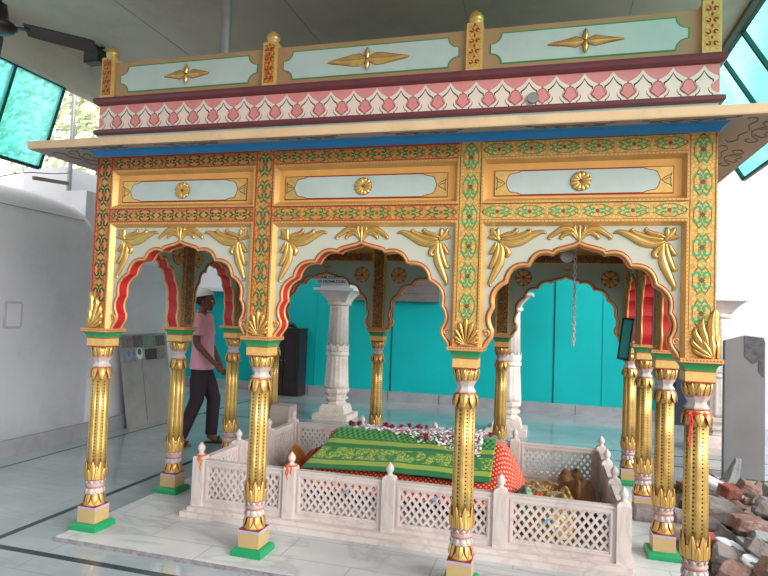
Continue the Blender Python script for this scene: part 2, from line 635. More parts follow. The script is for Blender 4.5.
# left wall with its rounded top, end and stone skirting
prof = [(-2.6, FLOORZ), (-2.13, FLOORZ), (-2.13, 2.40)] + \
       [(-2.13 - 0.16 + 0.16 * cos(a), 2.44 + 0.15 * sin(a)) for a in [radians(x) for x in range(0, 91, 15)]] + \
       [(-2.6 + 0.1, 2.59), (-2.6, 2.5)]
b = MB()
n = len(prof)
ys = [-6.0, 1.65, 1.86, 2.02, 2.12, 2.21, 2.26]
zt = [0, 0, -0.02, -0.05, -0.09, -0.15, -0.22]
vs = []
for y, dz in zip(ys, zt):
    for x, z in prof:
        vs.append((x, y, z + (dz if z > 2.0 else 0)))
fs = [(j * n + i, j * n + (i + 1) % n, (j + 1) * n + (i + 1) % n, (j + 1) * n + i) for j in range(len(ys) - 1) for i in range(n)]
b.add(vs, fs, M_wall, True)
b.add(vs[-n:], [list(range(n))], M_wall)
b.tube([(-2.128, -6, 2.395), (-2.128, 2.1, 2.385)], 0.006, 6, M_base)
structure(b.build('wall_left'))
b = MB()
b.box((-2.13, -6, FLOORZ), (-2.09, 2.9, 0.130), M_base)
structure(b.build('baseboard_left'))
b = MB()
b.box((-2.6, 2.2, FLOORZ), (-2.22, 3.75, 2.75), M_wall)
b.box((-2.22, 2.12, 1.98), (-2.19, 3.75, 2.01), M_wall)
b.box((-2.22, 2.12, 1.78), (-2.20, 3.75, 1.80), M_wall)
structure(b.build('wall_left_far'))
# recess box on the left wall
b = MB()
M_hatch = mat('shade_grey_plastic', '#b4b6bf', 0.4)  # frame colour greyed to put the recess shading into it
b.plate([(-0.095 + x, z) for x, z in [(0.02, 0.0), (0.17, 0.0), (0.19, 0.02), (0.19, 0.235), (0.17, 0.255), (0.02, 0.255), (0.0, 0.235), (0.0, 0.02)]], -0.022, 0.0, M_hatch)
b.plate([(-0.075, 0.02), (0.075, 0.02), (0.075, 0.235), (-0.075, 0.235)], -0.027, -0.020, M_wall2)
o = b.build('wall_hatch', None, (0, 0, 0), Matrix.Translation((-2.128, 1.24, 1.205)) @ Matrix.Rotation(pi / 2, 4, 'Z'))
tag(o, 'small square white hatch cover in the long white wall on the left', 'hatch')

# back wall of teal sheets
b = MB()
b.box((-5.0, 6.80, FLOORZ), (7.0, 6.95, 4.0), M_wall2)
structure(b.build('wall_back'))
b = MB()
b.box((-2.05, 6.76, 0.13), (4.72, 6.80, 2.62), M_teal)
b.box((-5.0, 6.76, 0.13), (-2.05, 6.80, 1.80), M_teal)
for x in (-2.04, -1.2, -0.62, 0.22, 1.45, 2.2, 2.95, 3.7, 4.45):
    b.box((x, 6.752, 0.13), (x + 0.018, 6.76, 2.62), M_tealseam if x in (0.22, 2.95) else M_teal)
o = structure(b.build('wall_back_cladding'))
b = MB()
b.box((-5.0, 6.70, FLOORZ), (4.72, 6.80, 0.13), M_base)
for x in (-1.3, 0.2, 1.1, 2.3, 3.3):
    b.box((x, 6.698, FLOORZ), (x + 0.008, 6.70, 0.13), M_line)
structure(b.build('baseboard_back'))
b = MB()
b.box((-5.0, 6.55, 1.78), (-2.0, 6.80, 1.84), M_wall2)
structure(b.build('trim_7'))
b = MB()
b.box((4.72, 6.5, FLOORZ), (4.95, 6.95, 2.6), mat('navy_steel_jamb', '#13243f', 0.5))
structure(b.build('trim_8'))

b = MB()
b.box((-4.5, -6.2, -0.2), (1.6, -6.0, 3.95), M_wall2)  # unseen panel behind the camera, added to keep left-front skylight off the pavilion
structure(b.build('sky_blocker_front'))

# ceiling and its beams
b = MB()
b.box((-1.50, -5.2, 3.80), (4.22, 6.95, 3.95), M_ceil)
for x in (-0.4, 0.9, 2.2, 3.4):
    b.box((x, -5.2, 3.798), (x + 0.006, 6.95, 3.80), M_base)
structure(b.build('ceiling'))
b = MB()
b.box((-1.62, -5.2, 3.49), (-1.50, 6.95, 3.95), M_ceil)
structure(b.build('beam_left'))
b = MB()
b.box((4.20, -5.2, 3.76), (4.26, 6.95, 3.95), M_brownsteel)
structure(b.build('beam_right'))

# pale walls outside on the right
b = MB()
b.box((14.5, -14, -0.2), (14.8, 16, 2.6), M_wall2)
structure(b.build('wall_outside_right'))
b = MB()
b.box((-5.5, 3.0, -0.2), (-3.4, 6.0, 3.02), M_wall2)
b.box((-3.4, 2.45, -0.2), (-2.75, 3.0, 3.1), M_wall2)
structure(b.build('wall_outside_left'))


# ------------------------------------------------------------------ the pavilion
PL = Vector((1.801, 1.299, 0.0))
pav = empty('pavilion', PL)
tag(pav, 'gold and green painted pavilion with scalloped arches over the railed cloth-covered grave', 'pavilion')
XS = [0.0, 1.172, 2.433, 3.602]
YS = [0.0, 0.861, 1.722, 2.598]
WX, WY = XS[3], YS[3]


def petals(mb, n, r0, z0, r1, z1, m, line, bulge=0.006, tip_out=0.0, phase=0.0, fill=0.96):
    """ring of leaves: base at (r0, z0), tip at (r1, z1)"""
    for k in range(n):
        t0 = 2 * pi * (k + phase) / n
        for layer, mm, ex, lift in ((0, line, 1.0, 0.0022), (1, m, 0.74, 0.0036), (2, line, 0.055, 0.0072)):
            vs = []
            J, K = 7, 4
            for j in range(J + 1):
                s = j / J * (1.0, 0.93, 0.80)[layer]
                prof = 1 - ((s - 0.40) / 0.60) ** 1.7 if s > 0.40 else 1.0
                hw = pi / n * fill * max(0.02, prof) * ex
                r = r0 + (r1 - r0) * s + lift + bulge * sin(pi * s) * min(1, layer) + tip_out * s ** 3
                z = z0 + (z1 - z0) * s
                for q in range(K + 1):
                    a = -1 + 2 * q / K
                    rr = r + (0.0035 * (1 - a * a) if layer == 1 else 0)
                    vs.append((rr * cos(t0 + hw * a), rr * sin(t0 + hw * a), z))
            fs = [(j * (K + 1) + q, j * (K + 1) + q + 1, (j + 1) * (K + 1) + q + 1, (j + 1) * (K + 1) + q)
                  for j in range(J) for q in range(K)]
            mb.add(vs, fs, mm, True)


def column_meshes():
    r = {}
    b = MB()                                                     # fluted shaft
    def flute(t, z):
        c = cos(8 * t)
        if c < -0.25:
            return 0.955
        q = (c + 0.25) / 1.25
        return 0.97 + 0.075 * sqrt(max(0, q)) - (0.035 if c > 0.93 else 0.0)
    b.lathe([(0.0575, 0.40), (0.0570, 0.55), (0.0555, 0.75), (0.0535, 0.99)], 128, G['gold'], rf=flute)
    for k in range(8):
        t = 2 * pi * (k + 0.5) / 8

        def P(z, d, f):
            rr = (0.0575 - 0.004 * (z - 0.4) / 0.59) * f
            return (rr * cos(t + d), rr * sin(t + d), z)
        for e in (-1, 1):                                        # thin dark line beside each groove
            b.add([P(0.42, e * 0.20, 0.972), P(0.42, e * 0.245, 0.99), P(0.97, e * 0.245, 0.99), P(0.97, e * 0.20, 0.972)], [(0, 1, 2, 3)], G['gold_dark'])
        for i in range(25):
            z = 0.450 + i * 0.0212
            b.add([P(z + h * 0.0055, a * 0.085, 0.972) for a, h in ((-1, -0.5), (0, -1), (1, -0.5), (1, 0.5), (0, 1), (-1, 0.5))], [tuple(range(6))], G['black'])
    r['column'] = b.make('column')
    b = MB()
    b.sq([(0.0975, 0.0), (0.0975, 0.024), (0.094, 0.034), (0.086, 0.042), (0.070, 0.046)], G['green'])
    r['foot'] = b.make('foot')
    b = MB()
    b.sq([(0.0665, 0.044), (0.0665, 0.132), (0.0665, 0.147, G['violet']), (0.0665, 0.152, G['outline']), (0.058, 0.153, G['outline'])], G['tanblock'])
    r['base_block'] = b.make('base_block')
    b = MB()
    b.lathe([(0.063, 0.150), (0.0625, 0.165), (0.056, 0.195), (0.052, 0.221)], 40, G['gold_block'])
    petals(b, 8, 0.051, 0.224, 0.062, 0.156, G['gold'], G['outline'], 0.006)
    r['base_lotus'] = b.make('base_lotus')
    b = MB()
    b.lathe([(0.050, 0.219), (0.056, 0.226, G['redline']), (0.058, 0.235), (0.055, 0.252), (0.050, 0.262), (0.053, 0.266, G['mauve']),
             (0.061, 0.274, G['mauve']), (0.061, 0.283, G['mauve']), (0.052, 0.290, G['mauve']), (0.050, 0.300), (0.056, 0.314), (0.059, 0.320, G['redline'])],
            40, G['white_paint'])
    petals(b, 10, 0.050, 0.262, 0.055, 0.226, G['white_paint'], G['mauve'], 0.005)
    petals(b, 10, 0.049, 0.290, 0.055, 0.316, G['white_paint'], G['mauve'], 0.003)
    r['base_ring'] = b.make('base_ring')
    b = MB()
    b.lathe([(0.0585, 0.318), (0.0610, 0.330), (0.0615, 0.37), (0.0590, 0.42)], 40, G['gold'])
    petals(b, 8, 0.0600, 0.322, 0.0595, 0.445, G['gold'], G['outline'], 0.003, 0.0, 0.5)
    petals(b, 8, 0.0615, 0.320, 0.0625, 0.392, G['gold'], G['outline'], 0.003, 0.0, 0.0, 0.8)
    r['shaft_leaves'] = b.make('shaft_leaves')
    b = MB()
    b.lathe([(0.0545, 0.97), (0.056, 1.00), (0.060, 1.035), (0.057, 1.048), (0.050, 1.052)], 40, G['gold'])
    petals(b, 8, 0.057, 1.046, 0.0595, 0.972, G['gold'], G['outline'], 0.008, 0.006)
    r['shaft_crown'] = b.make('shaft_crown')
    b = MB()
    b.lathe([(0.056, 1.048), (0.060, 1.054, G['redline']), (0.060, 1.062, G['mauve']), (0.046, 1.080), (0.046, 1.090), (0.060, 1.112), (0.062, 1.124, G['mauve'])],
            8, G['white_paint'], smooth=False, rot=pi / 8)
    r['neck'] = b.make('neck')
    b = MB()
    b.lathe([(0.054, 1.120), (0.060, 1.128), (0.064, 1.150), (0.066, 1.192)], 40, G['gold'])
    petals(b, 12, 0.058, 1.126, 0.0655, 1.188, G['gold'], G['outline'], 0.005)
    r['capital_lotus'] = b.make('capital_lotus')
    b = MB()
    b.sq([(0.066, 1.188, G['redline']), (0.0685, 1.190, G['redline']), (0.0685, 1.196, G['redline']), (0.0685, 1.243), (0.0685, 1.250, G['redline'])], G['gold_block'])
    r['capital_block'] = b.make('capital_block')
    b = MB()
    b.sq([(0.0690, 1.249), (0.072, 1.262), (0.080, 1.276), (0.092, 1.288)], G['green_cap'])
    r['capital_cove'] = b.make('capital_cove')
    b = MB()
    b.sq([(0.094, 1.287), (0.0985, 1.290), (0.0985, 1.309), (0.096, 1.311)], G['copper'])
    for s in range(4):
        a = s * pi / 2
        for i in range(12):
            u = -0.083 + i * 0.0151
            q = [(u - 0.003, 1.297), (u + 0.003, 1.297), (u + 0.003, 1.303), (u - 0.003, 1.303)]
            b.add([(x * cos(a) + 0.0989 * sin(a), x * sin(a) - 0.0989 * cos(a), z) for x, z in q], [(0, 1, 2, 3)], G['gold_dark'])
    r['abacus'] = b.make('abacus')
    return r


CM = column_meshes()
PERIM = [(x, 0) for x in range(4)] + [(3, y) for y in (1, 2, 3)] + [(x, 3) for x in (2, 1, 0)] + [(0, y) for y in (2, 1)]
for i, j in PERIM:
    c = put('column', CM['column'], pav, Vector((XS[i], YS[j], 0)) - PL)
    for k, me in CM.items():
        if k != 'column':
            if k == 'foot' and (i, j) == (3, 2):
                continue                                          # this one has lost its green foot
            put(k, me, c)


# ornament shared by the wall runs ------------------------------------------------------------
def crescent(cx, cz, r, a0, flip=1):
    o = [(cx + r * cos(a0 + flip * t), cz + r * sin(a0 + flip * t)) for t in [radians(x) for x in range(0, 271, 30)]]
    i = [(cx + r * 0.35 * cos(a0 + flip * t) + r * 0.15, cz + r * 0.35 * sin(a0 + flip * t)) for t in [radians(x) for x in range(270, -1, -45)]]
    return o + i


def unit_motif(mb, c, horizontal, wid, L, w, green, redm, cart):
    """one repeat of the painted band: centre c in (u, z)"""
    def T(p):
        a, q = p
        return (c[0] + a, c[1] + q) if horizontal else (c[0] + q, c[1] + a)
    h = wid * 0.5
    # gold cartouche with a dark red edge
    for s, mm, d in ((1.0, redm, 0.0006), (0.90, cart, 0.0010)):
        pts = []
        for t in range(24):
            a = 2 * pi * t / 24
            rr = 1 + 0.16 * cos(4 * a)
            pts.append(T((L * 0.43 * s * rr * cos(a), h * 0.92 * s * sin(a) * (1 + 0.12 * cos(2 * a)))))
        mb.flat(pts, w - d, mm)
    r = h * 0.40
    for sx in (-1, 1):
        for sz in (-1, 1):
            pts = [T((sx * (L * 0.15 + p[0]), sz * (h * 0.44 + p[1]))) for p in crescent(0, 0, r, radians(200))]
            mb.flat(pts, w - 0.0014, green)
        # arrow leaf at the outer end
        for sz in (-1, 1):
            mb.flat([T((sx * L * 0.27, 0)), T((sx * L * 0.37, sz * h * 0.04)), T((sx * L * 0.455, sz * h * 0.42)), T((sx * L * 0.37, sz * h * 0.36))], w - 0.0014, green)
        mb.flat([T((sx * L * 0.22, -h * 0.10)), T((sx * L * 0.37, 0)), T((sx * L * 0.22, h * 0.10))], w - 0.0016, green)
    # small flower in the middle
    pts = []
    for t in range(16):
        a = 2 * pi * t / 16
        rr = h * (0.34 if t % 2 == 0 else 0.20)
        pts.append(T((rr * cos(a), rr * sin(a))))
    mb.flat(pts, w - 0.0016, redm)


def band(mb, u0, u1, z0, z1, w, horizontal, base, green, redm, cart, border=True):
    L = (u1 - u0) if horizontal else (z1 - z0)
    wid = (z1 - z0) if horizontal else (u1 - u0)
    n = max(1, round(L / 0.178))
    p = L / n
    for k in range(n):
        c = (u0 + p * (k + 0.5), (z0 + z1) / 2) if horizontal else ((u0 + u1) / 2, z0 + p * (k + 0.5))
        unit_motif(mb, c, horizontal, wid * 0.86, p, w, green, redm, cart)
        if k:
            e = wid * 0.2
            c = (u0 + p * k, (z0 + z1) / 2) if horizontal else ((u0 + u1) / 2, z0 + p * k)
            mb.flat([(c[0] - e, c[1]), (c[0], c[1] - e), (c[0] + e, c[1]), (c[0], c[1] + e)], w - 0.0012, cart)
    if border:
        e = 0.009 if redm is G['red'] or redm is G['redline'] else 0.004
        if horizontal:
            for z in (z0 + 0.002, z1 - 0.002 - e):
                mb.flat([(u0, z), (u1, z), (u1, z + e), (u0, z + e)], w - 0.0017, redm)
        else:
            for u in (u0 + 0.002, u1 - 0.002 - e):
                mb.flat([(u, z0), (u + e, z0), (u + e, z1), (u, z1)], w - 0.0017, redm)


def frame(mb, u0, u1, z0, z1, wd, wo, wi, m, sides='ltrb', dots=True):
    """mitred bevelled moulding: outer edge at wo, inner edge at wi"""
    f = 0.35
    loops = []
    for d, w in ((0.0, wo + 0.03), (0.0, wo), (wd * f, wo), (wd, wi), (wd, wi + 0.02)):
        zb = z0 + (d if 'b' in sides else 0)
        loops.append([(u0 + d, w, zb), (u1 - d, w, zb), (u1 - d, w, z1 - d), (u0 + d, w, z1 - d)])
    seg = {'b': (0, 1), 'r': (1, 2), 't': (2, 3), 'l': (3, 0)}
    for s in sides:
        a, c = seg[s]
        for i in range(len(loops) - 1):
            mb.add([loops[i][a], loops[i][c], loops[i + 1][c], loops[i + 1][a]], [(0, 1, 2, 3)], m)
    if dots:
        d = wd * 0.2
        e = 0.0022
        for s in sides:
            a, c = seg[s]
            A = Vector(loops[1][a]); B = Vector(loops[1][c])
            Ln = (B - A).length
            n = int(Ln / 0.02)
            for k in range(1, n):
                q = A.lerp(B, k / n)
                if s == 't': q.z -= d
                if s == 'b': q.z += d
                if s == 'l': q.x += d
                if s == 'r': q.x -= d
                mb.add([(q.x - e, wo - 0.0006, q.z - e), (q.x + e, wo - 0.0006, q.z - e), (q.x + e, wo - 0.0006, q.z + e), (q.x - e, wo - 0.0006, q.z + e)],
                       [(0, 1, 2, 3)], G['gold_dark'])


def arc(p, q, sag, n=7):
    """points after p up to q, bulging by sag*chord to the left of p->q"""
    dx, dz = q[0] - p[0], q[1] - p[1]
    L = sqrt(dx * dx + dz * dz)
    nx, nz = -dz / L, dx / L
    return [(p[0] + dx * t + nx * L * sag * 4 * t * (1 - t), p[1] + dz * t + nz * L * sag * 4 * t * (1 - t)) for t in [k / n for k in range(1, n + 1)]]


def arch_half(hb):
    """right half of the cusped arch from apex down to the springing, u from the bay centre"""
    s = (hb - 0.098) / 0.487
    P = [(0, 1.888), (0.028, 1.874), (0.065, 1.864), (0.100, 1.855), (0.122, 1.846)]
    P.append((0.132, 1.832))
    P += arc((0.132, 1.832), (0.258, 1.770), 0.24)
    P += arc((0.258, 1.770), (0.380, 1.675), 0.24)
    P += arc((0.380, 1.675), (0.447, 1.533), 0.20)
    P += arc((0.447, 1.533), (0.450, 1.405), 0.17)
    P += [(0.449, 1.385), (0.455, 1.365), (0.468, 1.345), (0.480, 1.328), (0.487, 1.311)]
    return [(u * s, z) for u, z in P]


def rosette(mb, cu, cz, r, w, n=8, dark=True, m=None):
    mb.plate([(cu + r * cos(2 * pi * k / 32), cz + r * sin(2 * pi * k / 32)) for k in range(32)], w - 0.004, w + 0.001, G['gold_dark'])
    for k in range(n):
        t = 2 * pi * (k + 0.5) / n
        path = [(cu + r * q * cos(t), cz + r * q * sin(t)) for q in (0.16, 0.4, 0.65, 0.85, 0.98)]
        wd = [r * x for x in (0.05, 0.17, 0.28, 0.27, 0.10)]
        mb.blade(path, wd, w - 0.004, 0.010, m or G['gold'])
    mb.ball((cu, w - 0.008, cz), r * 0.17, G['gold_dark'] if dark else G['gold'], 10, 6, (1, 0.7, 1))


def scale_path(pts, cu, cz, fu):
    return [(cu + fu * u, cz + z) for u, z in pts]


WING = []      # (path, widths) measured from the top corner of the spandrel, u towards the apex
WING.append((smooth_path([(0.060, -0.070), (0.100, -0.082), (0.150, -0.070), (0.205, -0.040), (0.245, -0.028), (0.262, -0.036)]), [0.006, 0.016, 0.020, 0.015, 0.007, 0.002]))
WING.append((smooth_path([(0.066, -0.060), (0.105, -0.058), (0.150, -0.046), (0.190, -0.026), (0.178, -0.016)]), [0.005, 0.013, 0.013, 0.008, 0.002]))
WING.append((smooth_path([(0.058, -0.052), (0.085, -0.042), (0.115, -0.034), (0.135, -0.020), (0.124, -0.012)]), [0.004, 0.010, 0.010, 0.006, 0.002]))
WING.append((smooth_path([(0.064, -0.078), (0.070, -0.120), (0.060, -0.170), (0.036, -0.225), (0.020, -0.262), (0.028, -0.278)]), [0.006, 0.015, 0.019, 0.014, 0.007, 0.002]))
WING.append((smooth_path([(0.054, -0.078), (0.050, -0.115), (0.036, -0.160), (0.020, -0.190), (0.012, -0.180)]), [0.005, 0.012, 0.013, 0.008, 0.002]))
WING.append((smooth_path([(0.046, -0.076), (0.036, -0.100), (0.022, -0.122), (0.012, -0.128)]), [0.004, 0.010, 0.009, 0.002]))
WING.append((smooth_path([(0.062, -0.080), (0.084, -0.100), (0.098, -0.120), (0.094, -0.136), (0.084, -0.132)]), [0.005, 0.012, 0.012, 0.008, 0.003]))
WING.append((smooth_path([(0.058, -0.066), (0.044, -0.048), (0.030, -0.030), (0.018, -0.012)]), [0.006, 0.017, 0.014, 0.003]))
WING.append((smooth_path([(0.052, -0.058), (0.050, -0.036), (0.050, -0.020), (0.056, -0.010)]), [0.004, 0.011, 0.009, 0.002]))
WING.append((smooth_path([(0.048, -0.062), (0.030, -0.054), (0.016, -0.052), (0.008, -0.058)]), [0.004, 0.011, 0.009, 0.002]))


def upw(w, n):
    """resample widths to the smoothed path length"""
    out = []
    for i in range(n):
        t = i / (n - 1) * (len(w) - 1)
        k = min(int(t), len(w) - 2)
        out.append(w[k] + (w[k + 1] - w[k]) * (t - k))
    return out


def wing(mb, cu, cz, fu, w, s=1.0):
    for path, wd in WING:
        p = [(cu + fu * u * s, cz + z * s) for u, z in path]
        mb.blade(p, [x * s for x in upw(wd, len(path))], w, 0.014, G['gold'], G['gold_dark'])


def apex_ornament(mb, cu, cz, w, s=1.0):
    for f in (-1, 1):
        for pts, wd in (([(0.008, 0.004), (0.030, 0.045), (0.070, 0.050), (0.105, 0.030), (0.128, 0.012), (0.120, 0.004)], [0.004, 0.010, 0.013, 0.010, 0.007, 0.002]),
                        ([(0.010, 0.006), (0.032, 0.030), (0.058, 0.030), (0.078, 0.012), (0.070, 0.006)], [0.003, 0.008, 0.010, 0.007, 0.002]),
                        ([(0.004, 0.0), (0.014, 0.030), (0.022, 0.055), (0.016, 0.066)], [0.004, 0.008, 0.007, 0.002])):
            p = smooth_path([(cu + f * u * s, cz + z * s) for u, z in pts])
            mb.blade(p, [x * s for x in upw(wd, len(p))], w, 0.012, G['gold'], G['gold_dark'])
    p = smooth_path([(cu, cz - 0.01), (cu, cz + 0.02), (cu, cz + 0.05), (cu, cz + 0.075 * s)])
    mb.blade(p, upw([0.006, 0.010, 0.009, 0.002], len(p)), w, 0.014, G['gold'], G['gold_dark'])


def palmette(mb, cu, z0, w, half=0):
    """fan of lobes; half = 0 full fan, +1/-1 half fan rising towards that edge"""
    if half == 0:
        for a, L, wd in ((-74, 0.062, 0.011), (-55, 0.082, 0.012), (-36, 0.106, 0.013), (-17, 0.128, 0.014), (0, 0.142, 0.014),
                         (17, 0.128, 0.014), (36, 0.106, 0.013), (55, 0.082, 0.012), (74, 0.062, 0.011)):
            t = radians(a)
            p = smooth_path([(cu + 0.010 * sin(t), z0 + 0.012), (cu + L * 0.5 * sin(t), z0 + 0.010 + L * 0.5 * cos(t)),
                             (cu + L * 0.85 * sin(t), z0 + 0.010 + L * 0.85 * cos(t)), (cu + L * sin(t * 1.06), z0 + 0.01 + L * cos(t * 1.06))], 4)
            mb.blade(p, upw([0.003, 0.008, wd, 0.004], len(p)), w, 0.018, G['gold'], G['outline'])
        mb.blade([(cu - 0.05, z0 + 0.004), (cu, z0 + 0.010), (cu + 0.05, z0 + 0.004)], [0.003, 0.010, 0.003], w, 0.016, G['gold'], G['outline'])
    else:
        for a, L, wd in ((0, 0.240, 0.020), (15, 0.210, 0.020), (31, 0.175, 0.019), (48, 0.138, 0.016), (64, 0.105, 0.013)):
            t = radians(a) * -half
            e = half * 0.020
            p = smooth_path([(cu - e, z0 + 0.006), (cu - e + L * 0.45 * sin(t) , z0 + L * 0.45 * cos(t)),
                             (cu - e + L * 0.8 * sin(t), z0 + L * 0.8 * cos(t)), (cu - e * 0.4 + L * sin(t * 0.92), z0 + L * cos(t * 0.92))], 4)
            mb.blade(p, upw([0.006, wd, wd * 0.8, 0.0015], len(p)), w, 0.022, G['gold'], G['outline'])
        for a, L, wd in ((4, 0.125, 0.022), (28, 0.105, 0.020), (52, 0.095, 0.016), (72, 0.085, 0.012)):
            t = radians(a) * -half
            e = half * 0.014
            p = smooth_path([(cu - e, z0 + 0.004), (cu - e + L * 0.5 * sin(t), z0 + L * 0.5 * cos(t)),
                             (cu - e + L * sin(t), z0 + L * cos(t))], 4)
            mb.blade(p, upw([0.006, wd, 0.003], len(p)), w - 0.008, 0.020, G['gold'], G['outline'])


def ogee_plate(u0, u1, z0, z1):
    h = (z1 - z0) / 2
    c = (z0 + z1) / 2
    E = [(0.0, 0.0), (0.004, 0.25), (0.009, 0.45), (0.014, 0.62), (0.024, 0.76), (0.045, 0.82), (0.062, 0.86), (0.069, 0.92), (0.082, 1.0)]
    right = [(u1 - d, c + h * q) for d, q in E]
    rb = [(u1 - d, c - h * q) for d, q in E[1:]]
    left = [(u0 + d, c + h * q) for d, q in E]
    lb = [(u0 + d, c - h * q) for d, q in E[1:]]
    return rb[::-1] + right + left[::-1] + lb


def notch_plate(u0, u1, z0, z1, r):
    pts = []
    for cx, cz, a0 in ((u1, z0, 180), (u1, z1, 270), (u0, z1, 0), (u0, z0, 90)):
        arcp = [(cx + r * cos(radians(a)), cz + r * sin(radians(a))) for a in range(a0, a0 - 91, -15)]
        pts += arcp
    return pts


def inset(pts, d):
    cu = sum(p[0] for p in pts) / len(pts)
    cz = sum(p[1] for p in pts) / len(pts)
    hu = max(abs(p[0] - cu) for p in pts)
    hz = max(abs(p[1] - cz) for p in pts)
    return [(cu + (u - cu) * (hu - d) / hu, cz + (z - cz) * (hz - d) / hz) for u, z in pts]


POSTMAT = ['fil_red', 'fil_orange', 'fil_gold', 'fil_gold']
FLIP = Matrix(((-1, 0, 0, 0), (0, -1, 0, 0), (0, 0, 1, 0), (0, 0, 0, 1)))


def wall_run(side, origin, uangle, cols, tone):
    """one side of the pavilion; local frame: u along, w inwards (outer face at -0.066), z up"""
    M = Matrix.Translation(Vector(origin) - PL) @ Matrix.Rotation(uangle, 4, 'Z')
    H = 0.066

    def part(mb, name, label=None):
        return mb.build(name, pav, mtx=M, label=label)
    n = len(cols)
    for k in range(n):                                            # pilaster faces (the corner posts are shared)
        u = cols[k]
        base = G[tone[k]]
        green = G['motif_dark'] if tone[k] == 'fil_red' else G['motif_mid'] if tone[k] == 'fil_orange' else G['motif_green']
        redm = G['redline'] if tone[k] in ('fil_red', 'fil_orange') else G['gold_dark']
        b = MB()
        band(b, u - 0.062, u + 0.062, 1.45, 2.445, -H, False, base, green, G['red'] if tone[k] == 'fil_red' else redm, G['band_gold'] if tone[k] != 'fil_gold' else base)
        if side != 'back':
            part(b, 'pilaster_painting')
        if 0 < k < n - 1:
            b = MB()
            b.box((u - H, -H, 1.311), (u + H, H, 2.45), base)
            # inner face, duller gold
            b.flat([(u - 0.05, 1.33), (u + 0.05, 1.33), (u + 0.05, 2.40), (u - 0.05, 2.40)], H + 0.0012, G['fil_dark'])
            for q in range(6):
                z = 1.45 + q * 0.11
                b.flat([(u - 0.025, z), (u, z - 0.035), (u + 0.025, z), (u, z + 0.035)], H + 0.002, G['gold_dark'])
            part(b, 'pilaster')
            b = MB()
            palmette(b, u, 1.311, -H)
            part(b, 'palmette')
        elif side != 'back':
            b = MB()
            palmette(b, u + (H if k else -H), 1.311, -H, 1 if k else -1)
            part(b, 'palmette')
    for k in range(n - 1):
        a, c = cols[k] + H, cols[k + 1] - H
        cu, hb = (a + c) / 2, (cols[k + 1] - cols[k]) / 2
        t = tone[k]
        base = G[t if t != 'fil_red' else 'fil_red']
        green = G['motif_dark'] if t == 'fil_red' else G['motif_mid'] if t == 'fil_orange' else G['motif_green']
        redm = G['redline'] if t in ('fil_red', 'fil_orange') else G['gold_dark']
        for z0, z1 in ((2.007, 2.105), (2.355, 2.45)):
            b = MB()
            b.box((a, -H, z0), (c, H, z1), base)
            band(b, a, c, z0, z1, -H, True, base, green, redm, G['band_gold'] if t != 'fil_gold' else base)
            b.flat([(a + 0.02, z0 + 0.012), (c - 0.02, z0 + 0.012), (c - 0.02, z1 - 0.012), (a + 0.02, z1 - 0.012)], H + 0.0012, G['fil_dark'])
            for q in range(int((c - a) / 0.07)):
                u = a + 0.05 + q * 0.07
                b.flat([(u - 0.025, (z0 + z1) / 2), (u, (z0 + z1) / 2 - 0.025), (u + 0.025, (z0 + z1) / 2), (u, (z0 + z1) / 2 + 0.025)], H + 0.002, G['gold_dark'])
            part(b, 'painted_band')
        # upper frieze panel, recessed
        b = MB()
        b.box((a, -0.040, 2.105), (c, 0.040, 2.355), G['orange'])
        part(b, 'frieze_panel')
        if side != 'back':
            b = MB()
            frame(b, a - 0.004, c + 0.004, 2.103, 2.357, 0.030, -0.074, -0.041, G['frame'])
            part(b, 'frieze_frame')
            b = MB()
            p0, p1, q0, q1 = a + 0.064, c - 0.064, 2.146, 2.288
            b.plate([(p0, q0), (p1, q0), (p1, q1), (p0, q1)], -0.046, -0.039, G['outline'])
            b.plate([(p0 + 0.004, q0 + 0.004), (p1 - 0.004, q0 + 0.004), (p1 - 0.004, q1 - 0.004), (p0 + 0.004, q1 - 0.004)], -0.047, -0.041, G['gold'])
            og = ogee_plate(p0 + 0.062, p1 - 0.062, q0 + 0.004, q1 - 0.004)
            b.flat(og, -0.0476, G['outline'])
            b.flat(inset(og, 0.004), -0.0482, G['sky_blue'])
            for f, e in ((1, p0 + 0.010), (-1, p1 - 0.010)):      # tulip drawn at each end
                zc = (q0 + q1) / 2
                for pts in ([(0.000, 0.036), (0.010, 0.024), (0.030, 0.016), (0.040, 0.006), (0.048, 0.0)], [(0.000, -0.036), (0.010, -0.024), (0.030, -0.016), (0.040, -0.006), (0.048, 0.0)],
                            [(0.000, 0.036), (0.006, 0.012), (0.004, 0.0), (0.006, -0.012), (0.0, -0.036)], [(0.004, 0.010), (0.020, 0.007), (0.034, 0.0)]):
                    p = smooth_path([(e + f * u, zc + z) for u, z in pts], 3)
                    b.blade(p, [0.0016] * len(p), -0.0478, 0.002, G['black'])
            part(b, 'frieze_plaque')
            b = MB()
            rosette(b, cu, 2.218, 0.053, -0.047, 12)
            part(b, 'medallion')
        # spandrel panel with the scalloped opening
        half = arch_half(hb)
        lim = (c - a) / 2 - 0.004
        half = [(min(u, lim), z) for u, z in half]
        prof = [(cu - u, z) for u, z in half[::-1]] + [(cu + u, z) for u, z in half[1:]]
        out = [(a, 1.311), (a, 2.007), (c, 2.007), (c, 1.311)]
        ring = [(a, 1.311)] + prof + [(c, 1.311), (c, 2.007), (a, 2.007)]
        b = MB()
        N = len(ring)
        P0 = len(prof)
        wf, wb = -0.042, 0.042
        b.flat(ring, wf, G['panel'])
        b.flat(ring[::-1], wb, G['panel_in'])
        vs = [(u, wf, z) for u, z in ring] + [(u, wb, z) for u, z in ring]
        for i in range(N):
            j = (i + 1) % N
            soff = 1 <= i < P0
            b.add([vs[i], vs[j], vs[N + j], vs[N + i]], [(0, 1, 2, 3)], G['red'] if soff else G['panel'])
        part(b, 'arch_panel')
